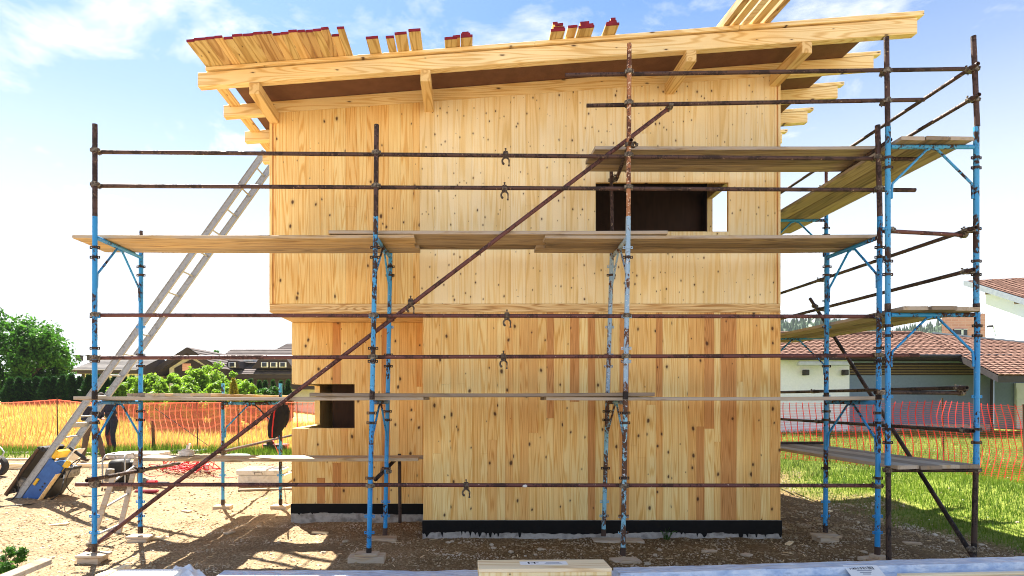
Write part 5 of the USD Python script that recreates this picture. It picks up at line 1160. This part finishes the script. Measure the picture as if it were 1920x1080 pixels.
# ------------------------------------------------------------------ things lying about on the left
def slabthing(name, label, cat, px, py, size, m_, rot=0.0, sink=.01, bev=.008):
    q = g(px, py, 0); R = np.array([[math.cos(rot), -math.sin(rot), 0], [math.sin(rot), math.cos(rot), 0], [0, 0, 1]])
    return solo(name, bbox(q + (0, 0, size[2] / 2 - sink), size, bev, R), m_, label, cat)
slabthing("concrete_slab", "pale flat concrete slab lying behind the machine on the left", "slab", 262, 857, (1.25, .75, .14), "concrete_pale", .05)
slabthing("concrete_slab", "small pale concrete cover slab further back near the net", "slab", 356, 848, (.78, .5, .09), "concrete_pale", -.1)
slabthing("timber_beam", "pale timber beam with red end lying on the sand at the left", "beam", 95, 878, (2.6, .16, .12), "lath_x", .05)
e_ = g(190, 879, 0)
slabthing("old_board", "old grey board lying furthest back at the left edge", "board", 40, 850, (2.4, .25, .05), "old_plank_x", .06)
slabthing("old_board", "brown board lying before the older board at the left edge", "board", 55, 862, (2.6, .2, .04), "old_plank_warm_x", -.04)
slabthing("old_board", "loose plank lying in the sand between machine and net", "board", 128, 851, (1.6, .16, .04), "old_plank_warm_x", .12)
slabthing("old_board", "short pale board in the sand near the recessed corner", "board", 500, 923, (1.1, .14, .04), "old_plank_dark_x", .2)
ty = Thing("machine_wheel", "black tyred wheel of a machine cut by the left edge", "wheel", g(2, 893))
q = g(-6, 893, 0)
ty.part("tyre", tube(q + (0, -.06, .22), q + (0, .06, .22), .22, 28, wall=.35), "rubber", smooth=40)
ty.part("handle", sweep([q + (.1, -.05, .35), q + (.2, -.05, .52), q + (.12, -.05, .62), q + (-.1, -.05, .62)], .015, 7), "ladder_alloy", smooth=50)
# compressor
q = g(221, 912, 0); cm = Thing("compressor", "small black compressor in a tubular frame left of the red hose", "compressor", q)
cm.part("body", bbox(q + (0, .1, .34), (.34, .4, .34), .06), "hoist_black", smooth=40)
cm.part("tank", sweep([q + (-.2, .12, .16), q + (-.17, .12, .16), q + (.17, .12, .16), q + (.2, .12, .16)], [.05, .12, .12, .05], 14), "hoist_black", smooth=50)
for s in (-1, 1): cm.part("frame_tube", sweep([q + (s * .22, -.14, .04), q + (s * .22, -.14, .52), q + (s * .19, -.08, .62), q + (s * .19, .2, .63), q + (s * .22, .3, .5), q + (s * .22, .32, .04)], .016, 8), "ladder_alloy", smooth=50)
cm.part("frame_tube", sweep([q + (-.2, -.08, .62), q + (.2, -.08, .62)], .016, 8), "ladder_alloy")
cm.part("filter", sweep([q + (-.05, -.22, .12), q + (-.02, -.22, .36)], [.085, .075], 14), "grey_machine", smooth=40)
cm.part("motor", tube(q + (.1, .2, .38), q + (.34, .2, .38), .1, 14, wall=.9), "hoist_black", smooth=40)
# red tool near hose
q = g(290, 915, 0); tl = Thing("power_tool", "red and black power tool lying at the left of the red hose", "tool", q)
tl.part("body", bbox(q + (-.05, 0, .07), (.22, .12, .12), .03), "red_cable"); tl.part("handle", bbox(q + (.16, .02, .06), (.26, .08, .07), .025), "hoist_black"); tl.part("blade_guard", tube(q + (-.2, -.03, .09), q + (-.2, .03, .09), .09, 16, wall=.8), "grey_machine", smooth=40)
tl2 = slabthing("tool_case", "long flat red and black tool case beside the power tool", "case", 275, 925, (.42, .12, .06), "red_end", .1, bev=.02)
# red hose tangle
hr_ = np.random.RandomState(31); c = g(352, 905); pts = []
for k in range(120):
    a = k * .62 + hr_.uniform(-.35, .35); rad = (.26 + .22 * hr_.rand()) * (1 + .3 * math.sin(k * .21)); pts.append(c + (math.cos(a) * rad * 1.15 + .22 * math.sin(k * .13), math.sin(a) * rad * .8, .02 + .24 * hr_.rand() ** 2 + .05 * math.sin(k)))
from scipy.interpolate import CubicSpline
hp_ = CubicSpline(np.arange(120), np.array(pts))(np.linspace(0, 119, 700))
hs = Thing("red_hose", "tangled heap of red hose on the sand", "hose", c)
hs.part("coils", sweep(hp_, .010, 6), "red_cable", smooth=True)
hs.part("end", sweep(CubicSpline(np.arange(5), np.array([pts[-1], g(376, 896), g(400, 901), g(430, 897), g(470, 894)]))(np.linspace(0, 4, 40)), .0075, 6), "red_cable", smooth=True)
cable("electric_cable", "thin red cord from the hose heap towards the machine", [g(320, 903), g(300, 900), g(282, 893), g(268, 886)], .007, "red_cable")
cable("electric_cable", "red cord hanging down beside the black jacket to the ground", [at(513, 826, 10.6), at(520, 845, 10.7), g(524, 862), g(512, 873), g(500, 876)], .007, "red_cable")
sb = Thing("socket_box", "small white socket box at the right of the red hose", "box", g(389, 899)); q = g(389, 900, 0)
sb.part("case", bbox(q + (0, 0, .09), (.12, .1, .18), .012), "pipe_white"); sb.part("socket", tube(q + (-.06, 0, .09), (q + (-.085, 0, .09)), .035, 12, wall=.7), "hoist_black")
# cement bag on the low walkway, bucket ring, manhole
bag = Thing("cloth_bag", "tied white cloth bag sitting on the end of the low walkway", "bag", (hx(350, 9.3), 9.3, 1.1))
bq = np.array([hx(350, 8.75), 8.75, 1.155]); v_, f_ = blob(.1, 5, 3, .35, (1.15, .9, .62)); v_[:, 2] = np.maximum(v_[:, 2], -.035); bag.part("cloth", (v_ + bq + (0, 0, .035), f_), "white_cloth", smooth=True)
bag.part("neck", sweep([bq + (0, 0, .07), bq + (.005, 0, .12), bq + (.015, 0, .16)], [.035, .012, .02], 8), "white_cloth", smooth=True)
solo("vent_pipe", sweep([at(353, 858, 16.2), at(354, 840, 16.2), at(356, 832, 16.2)], .03, 8), "pipe_white", "thin white pipe sticking up behind the cloth bag", "pipe")
rg = Thing("rubber_ring", "black plastic shaft ring with lid standing below the hanging jacket", "shaft ring", g(517, 846)); q = g(517, 846, 0)
rg.part("ring", tube(q + (0, 0, -.02), q + (0, 0, .16), .34, 28, wall=.2), "rubber", smooth=40); rg.part("cover", tube(q + (0, 0, .16), q + (0, 0, .21), .38, 28, wall=.95), "hoist_black", smooth=40); rg.part("bucket", tube(q + (-.1, -.2, .21), q + (-.1, -.2, .34), .1, 14, .11, .3), "hoist_black", smooth=40)
lidt = Thing("round_cover", "round grey green shaft cover left of the rear frame's right post", "cover", g(440, 860)); q = g(442, 862, 0)
lidt.part("base", tube(q, q + (0, 0, .10), .40, 26, wall=.9), "rubber", smooth=40); lidt.part("lid", tube(q + (0, 0, .101), q + (0, 0, .13), .37, 26, .33, .97), "lid_green", smooth=40)
mh = Thing("manhole", "square concrete manhole with gridded lid beside the rear scaffold frame", "manhole", g(490, 915)); q = g(487, 912, 0)
mh.part("base", bbox(q + (.02, .32, .1), (.95, .66, .26), .012), "concrete_pale"); mh.part("lid", bbox(q + (-.03, .30, .29), (.93, .64, .11), .015), "concrete_pale")
for k in range(6): mh.part("groove", box2(q + (-.45, .04 + .1 * k, .344), q + (.40, .075 + .1 * k, .356), .004), "concrete")
mh.part("handle", sweep([q + (-.1, -.025, .255), q + (-.1, -.05, .30), q + (.06, -.05, .30), q + (.06, -.025, .255)], .008, 6), "clamp_steel")
mh.part("grid", box2(q + (.24, .1, .35), q + (.40, .55, .362), .004), "hoist_black")

# ------------------------------------------------------------------ wrapped timber in the foreground
def wrapped(name, label, cat, c0, c1, depth, ztop, zbot, m_, seed, amp=.012):
    """A long timber pack in plastic film from c0 to c1 (its back top edge), wrinkled."""
    c0, c1 = np.array(c0, float), np.array(c1, float); Ln = np.linalg.norm(c1 - c0); d = (c1 - c0) / Ln; n = np.array([d[1], -d[0]])
    b = trimesh.creation.box((1, 1, 1)); 
    us = np.linspace(0, 1, int(Ln / .03)); prof = []
    hgt = ztop - zbot
    ring_ = [(0, 0)] + [(0, t) for t in np.linspace(.1, 1, 8) * hgt] + [(t, hgt) for t in np.linspace(.04, 1, max(4, int(depth / .05))) * depth] + [(depth, t) for t in np.linspace(.94, 0, 10) * hgt]
    ring_ = np.array(ring_); k = len(ring_)
    U, K = np.meshgrid(us * Ln, np.arange(k), indexing="ij")
    xy_ = c0 + d * U[..., None] + n * ring_[K, 0][..., None]; z = zbot + ring_[K, 1]
    P_ = np.concatenate([xy_, z[..., None]], -1)
    q = P_ * np.array([2.2, 5.0, 5.0]); wv = np.abs(meshkit.fbm(q, 4, seed) - .5) * 2; wv2 = meshkit.fbm(P_ * 14, 3, seed + 5) - .5
    cen = np.concatenate([c0 + d * U[..., None] + n * depth / 2, np.full(U.shape + (1,), (ztop + zbot) / 2)], -1)
    out = unit_rows((P_ - cen).reshape(-1, 3)).reshape(P_.shape)
    P_ = P_ - out * (wv * amp)[..., None] + out * (wv2 * amp * .5)[..., None]
    nu = len(us); ids = np.arange(nu * k).reshape(nu, k)
    q4 = np.stack([ids[:-1, :-1], ids[1:, :-1], ids[1:, 1:], ids[:-1, 1:]], -1).reshape(-1, 4)
    V = P_.reshape(-1, 3); tri = np.vstack([q4[:, [0, 1, 2]], q4[:, [0, 2, 3]]])
    for e in (0, nu - 1):
        cc = len(V); V = np.vstack([V, V[ids[e]].mean(0)]); tri = np.vstack([tri, np.c_[ids[e][:-1], ids[e][1:], np.full(k - 1, cc)]])
    return solo(name, (V, tri), m_, label, cat, smooth=50)
wrapped("wrapped_beam", "long beam in blue white plastic film, raised, at the bottom right", "timber pack", at(1150, 1064, 5.2)[:2], at(2150, 1041, 5.7)[:2], .17, .508, -.1, "plastic_wrap", 3, .014)
wrapped("wrapped_pack", "wide timber pack in white plastic film along the bottom edge", "timber pack", at(420, 1070, 5.33)[:2], at(2160, 1064, 5.40)[:2], 1.2, .445, -.1, "plastic_wrap", 7, .026)
# offcut of layered panel with its paper label
q0 = np.array([hx(897, 4.95), 4.98, 0]); cr = 0.025
oc = Thing("panel_offcut", "layered timber panel offcut with paper label lying on the wrapped pack", "timber", (hx(1020, 5), 5, .45))
x0, x1 = hx(897, 4.9), hx(1144, 4.9)
Rz = lambda a: np.array([[math.cos(a), -math.sin(a), 0], [math.sin(a), math.cos(a), 0], [0, 0, 1]])
zt0 = hz(1066, 4.84)
for k, (zA, zB, m_) in enumerate(((zt0 - .030, zt0, "lath_x"), (zt0 - .062, zt0 - .031, "spruce_a"), (zt0 - .094, zt0 - .063, "clt_x"))):
    oc.part("layer", bbox(((x0 + x1) / 2, 4.975, (zA + zB) / 2), (x1 - x0 - .004 * (k == 1), .27 - .004 * k, zB - zA), .003, Rz(.02)), m_)
oc.part("paper_label", bbox((hx(1020, 4.97), 5.0, zt0 + .001), (.40, .10, .0015), .0004, Rz(.02)), "paper")
for k, (dx, w, h_) in enumerate(((-.125, .016, .05), (-.095, .03, .012), (-.075, .012, .05), (-.06, .035, .008))): oc.part("print", bbox((hx(1020, 4.97) + dx, 5.0, zt0 + .0022), (w, h_, .0008), .0002, Rz(.02)), "ink")
for k in range(3): oc.part("print", bbox((hx(1020, 4.97) + .08, 4.975 + .022 * k, zt0 + .0022), (.15 - .02 * k, .008, .0008), .0002, Rz(.02)), "ink_pale")
# label with bars on the wrapped pack
lb = Thing("barcode_label", "white sticker with printed bars on the wrapped timber at the bottom right", "label", (hx(1622, 5.2), 5.2, .45))
lc = np.array([hx(1622, 5.19), 5.19, hz(1073, 5.19) + .004]); tl_ = math.radians(28)
Rl = np.array([[1, 0, 0], [0, math.cos(tl_), -math.sin(tl_)], [0, math.sin(tl_), math.cos(tl_)]])
lb.part("sheet", bbox(lc, (.30, .16, .002), .0006, Rl), "paper")
br_ = np.random.RandomState(4); xx = -.11
while xx < .10:
    ww = br_.choice([.003, .005, .008]); lb.part("bar", bbox(lc + Rl @ np.array([xx, .045, .0018]), (ww, .036, .0008), .0002, Rl), "ink"); xx += ww + br_.choice([.003, .005, .008])
for k in range(3): lb.part("print", bbox(lc + Rl @ np.array([.0, .012 - .02 * k, .0018]), (.13 - .03 * k, .009, .0008), .0002, Rl), "ink_pale")
solo("timber_lath", plank((hx(1686, 5.12), 5.12, .462), (hx(2080, 5.16), 5.18, .478), .05, .024, bevel=.003), "lath_x", "pale timber lath lying on the wrapped pack at the bottom right", "lath")
# left: crumpled film, boards, insulation
def crumple(name, label, px, py, Y, sx, sy, hgt, m_, seed, z0):
    n = 60; u = np.linspace(-1, 1, n); U, V_ = np.meshgrid(u, u); c = at(px, py, Y)
    p = np.stack([U * 3, V_ * 3, 0 * U], -1); r = np.clip(1 - (np.abs(U) ** 3 + np.abs(V_) ** 3), 0, 1) ** .5
    z = r * hgt * (.68 + .4 * meshkit.fbm(p * .35 + seed, 2, seed)) + r * .035 * (1 - np.abs(np.sin(U * 6.2 + 2.6 * V_ + meshkit.fbm(p * .6, 2, 3) * 4))) - r * .03 * np.abs(meshkit.fbm(p * 2.2, 3, seed + 2) - .5)
    P_ = np.stack([c[0] + U * sx + .03 * (meshkit.fbm(p * 2, 2, 9) - .5), c[1] + V_ * sy, z0 + z - .02 + 0 * U], -1); ids = np.arange(n * n).reshape(n, n)
    return solo(name, (P_.reshape(-1, 3), np.stack([ids[:-1, :-1], ids[:-1, 1:], ids[1:, 1:], ids[1:, :-1]], -1).reshape(-1, 4)), m_, label, "plastic sheet", smooth=True)
crumple("plastic_heap", "crumpled heap of white plastic film left of the wrapped pack", 343, 1060, 5.35, .27, .22, .46, "plastic_white", 4, .0 + .06)
crumple("plastic_heap", "white plastic film draped over dark boards at the bottom left corner", 118, 1074, 5.15, .27, .3, .46, "plastic_white", 8, .02)
bt = solo("dark_board", plank(at(-5, 1090, 4.9), at(88, 1052, 5.45), .09, .05, (0.2, -.3, 1), .004), "old_plank_dark_x", "dark grey board at the bottom left corner under plastic film", "board")
solo("timber_lath", plank(at(186, 1083, 5.0), at(238, 1064, 5.45), .075, .05, bevel=.004), "lath_x", "short pale timber batten at the bottom left", "lath")
solo("insulation_board", bbox((hx(270, 5.2), 5.02, hz(1071, 5.2) - .06), (.62, .5, .12), .01, Rz(.05)), "pipe_white", "flat white insulation board at the bottom left", "board")

# ------------------------------------------------------------------ stones, gravel, grass
st = np.random.RandomState(17); n_s = 0
spots = [(1004, 1041), (958, 1036), (922, 1022), (925, 1028), (1013, 1031), (985, 1043), (840, 1018), (862, 1019), (848, 1016), (884, 1006), (1228, 1042), (1180, 1056), (1215, 1058), (1237, 1032), (1626, 1012), (1700, 985), (1752, 1004), (1783, 1016), (1650, 966), (1620, 1036), (1597, 1046), (1840, 1022), (1600, 1002), (1560, 1024), (1780, 940), (1765, 945), (1908, 980), (640, 1022), (648, 1016), (606, 1037), (560, 978), (553, 975), (512, 952), (536, 955)]
for px, py in spots:
    q = g(px, py, 0); s = st.uniform(.016, .038); v_, f_ = blob(s, st.randint(99), 1, .5, (1.3, 1, .6)); a = st.rand() * 6.28
    solo("stone", (v_ @ Rz(a).T + q + (0, 0, s * .25), f_), "stone", "pale stone lying loose on the bare soil around the house", "stone", "loose pale stones on the soil")
ico = trimesh.creation.icosphere(0, 1.0); iv, jf = np.array(ico.vertices), np.array(ico.faces)
def gravel(n, x0, x1, y0, y1, s0, s1, seed, keep):
    r = np.random.RandomState(seed); x, y = r.uniform(x0, x1, n), r.uniform(y0, y1, n); k = keep(x, y, r); x, y = x[k], y[k]; n = len(x); z = gz(x, y)
    s = s0 + (s1 - s0) * r.rand(n) ** 4; V = iv[None] * (1 + r.uniform(-.35, .35, (n, 12, 1))) * s[:, None, None] * r.uniform(.6, 1.4, (n, 1, 3)) * np.array([1, 1, .7])
    a = r.uniform(0, 6.28, n); c_, s_ = np.cos(a), np.sin(a); V = np.stack([V[..., 0] * c_[:, None] - V[..., 1] * s_[:, None], V[..., 0] * s_[:, None] + V[..., 1] * c_[:, None], V[..., 2]], -1)
    V += np.stack([x, y, z + s * .2], -1)[:, None]
    return V.reshape(-1, 3), (jf[None] + 12 * np.arange(n)[:, None, None]).reshape(-1, 3)
def nograss(x, y, r): return (r.rand(len(x)) > _gg(np.stack([y, x], -1)) * 1.1) & ~((x > XB) & (x < XR) & (y > YW)) & ~((x > XL) & (x < XR) & (y > YR))
gv = MB().add(gravel(52000, -8, 10, 5.4, 9.6, .004, .017, 1, nograss)).add(gravel(9000, -13, -2.8, 9, 15.8, .006, .024, 2, nograss)).add(gravel(11000, 4.5, 9.5, 8.5, 15, .006, .026, 3, nograss))
solo("gravel", gv, "gravel", "small stones and gravel strewn over the bare ground", "gravel", kind="stuff")
sp_ = np.random.RandomState(44); sm = MB()
for _ in range(620):
    x, y = sp_.uniform(-7.5, 7.5), sp_.uniform(5.5, 10.5) if sp_.rand() < .7 else sp_.uniform(9, 15)
    if (XL - .05 < x < XR + .05 and y > YW - .05) or float(_gg([[y, x]])[0]) > .5: continue
    a = sp_.uniform(0, 6.28); l = sp_.uniform(.02, .11); w_ = sp_.uniform(.004, .012)
    sm.add(bbox((x, y, gz1(x, y) + .008), (l, w_, .004), .0008, Rz(a) @ np.array([[1, 0, 0], [0, .97, -.2], [0, .2, .97]])))
solo("wood_splinters", sm, "lath_x", "pale wood splinters and chips strewn over the bare ground", "splinters", kind="stuff")
for k, (px, py, l, w_, a) in enumerate(((300, 1010, .22, .07, .4), (430, 1000, .16, .09, 1.2), (600, 1000, .25, .06, -.3), (1330, 1035, .18, .08, .2), (1480, 1020, .2, .06, .8), (1710, 1020, .22, .07, -.2), (110, 985, .26, .06, .7), (350, 960, .2, .08, -.5), (1550, 960, .2, .07, .3), (1400, 1042, .12, .1, .5))):
    q = g(px, py, 0); solo("wood_offcut", bbox(q + (0, 0, .012), (l, w_, .024), .002, Rz(a)), ("lath_x", "pad_wood")[k % 2], "small sawn wood offcut lying on the bare soil near the scaffold feet", "offcut", "small wood offcuts on the ground")
def blades(n, x0, x1, y0, y1, h0, h1, seed, keep=None, w=.006):
    r = np.random.RandomState(seed); x, y = r.uniform(x0, x1, n), r.uniform(y0, y1, n)
    a = np.clip(_gg(np.stack([y, x], -1)), 0, 1); k = r.rand(n) < a * (.35 + 1.1 * meshkit.noise(np.c_[x * 1.3, y * 1.3, 0 * x], seed))
    if keep is not None: k &= keep(x, y)
    x, y = x[k], y[k]; n = len(x); z = gz(x, y); h = r.uniform(h0, h1, n) * (.6 + .8 * meshkit.noise(np.c_[x * .8, y * .8, 0 * x + 5], seed + 1)); t = r.uniform(0, 6.28, n); ln = r.uniform(.1, .6, n) * h
    b = np.stack([np.cos(t), np.sin(t), 0 * t], -1) * (w * r.uniform(.7, 1.6, n))[:, None]; p = np.stack([x, y, z - .01], -1); d = np.stack([np.sin(t) * ln, -np.cos(t) * ln, h], -1)
    V = np.stack([p - b, p + b, p + d], 1).reshape(-1, 3); return V, np.arange(3 * n).reshape(-1, 3)
out_house = lambda x, y: ~((x > XL - .1) & (x < XR + .1) & (y > 8.4) & (y < 15))
solo("grass", MB().add(blades(130000, 5.2, 13, 6.0, 17, .04, .11, 5, out_house, .005)).add(blades(42000, -16, 1, 15.0, 17.3, .08, .3, 6, out_house, .008)).add(blades(6000, -14, -8, 9, 16, .05, .16, 8, out_house, .007)), "grass_blade", "green grass on the right and along the foot of the net", "grass", kind="stuff")
solo("meadow_grass", MB().add(blades(80000, -26, 3, 17.2, 28, .10, .34, 9, None, .014)), "meadow_blade", "yellowish meadow grass behind the long orange net", "grass", kind="stuff")
fl = np.random.RandomState(8); fm = MB()
for _ in range(320):
    x, y = (fl.uniform(7, 16), fl.uniform(8, 22)) if fl.rand() < .7 else (fl.uniform(-18, -3), fl.uniform(16.5, 24))
    if float(_gg([[y, x]])[0]) < .6: continue
    z = gz1(x, y) + fl.uniform(.06, .16); r_ = fl.uniform(.006, .011); n6 = ring(np.array([x, y, z]), np.array([1, 0, 0.]), np.array([0, .8, .6]), r_, 6)
    fm.add((np.vstack([n6, [[x, y, z + .006]]]), np.array([(i_, (i_ + 1) % 6, 6) for i_ in range(6)])))
solo("meadow_flowers", fm, "white_cloth", "tiny pale flowers dotted through the grass", "flowers", kind="stuff")
solo("lawn_grass", blades(60000, 7, 24, 13.0, 24, .06, .2, 10, None, .010), "meadow_green", "light green grass between the right net and the garage", "grass", kind="stuff")
wd = np.array([hx(1250, 8.4), 8.42, 0]); wv_ = MB(); wr_ = np.random.RandomState(2)
for k in range(16):
    a = wr_.uniform(-.9, .9); l = wr_.uniform(.08, .2); p = wd + (wr_.uniform(-.04, .04), wr_.uniform(-.03, .03), gz1(wd[0], wd[1])); wv_.add(sweep([p, p + (math.sin(a) * l * .4, -.03, l * .7), p + (math.sin(a) * l, -.08, l)], [.004, .005, .001], 5))
solo("weed", wv_, "leaf_green", "thin green weed growing at the foot of the black plinth", "plant")

# ------------------------------------------------------------------ the air between here and the wooded hill
_mats["haze"] = usdkit.material(stage, L + "haze", {"v": ("principled_volume", {"color": (.86, .92, 1.0), "density": .00015, "anisotropy": .2})}, [], volume="v.volume")
solo("haze", box2((-560, -140, -3.0), (560, 640, 66), .0001), "haze", kind="stuff")
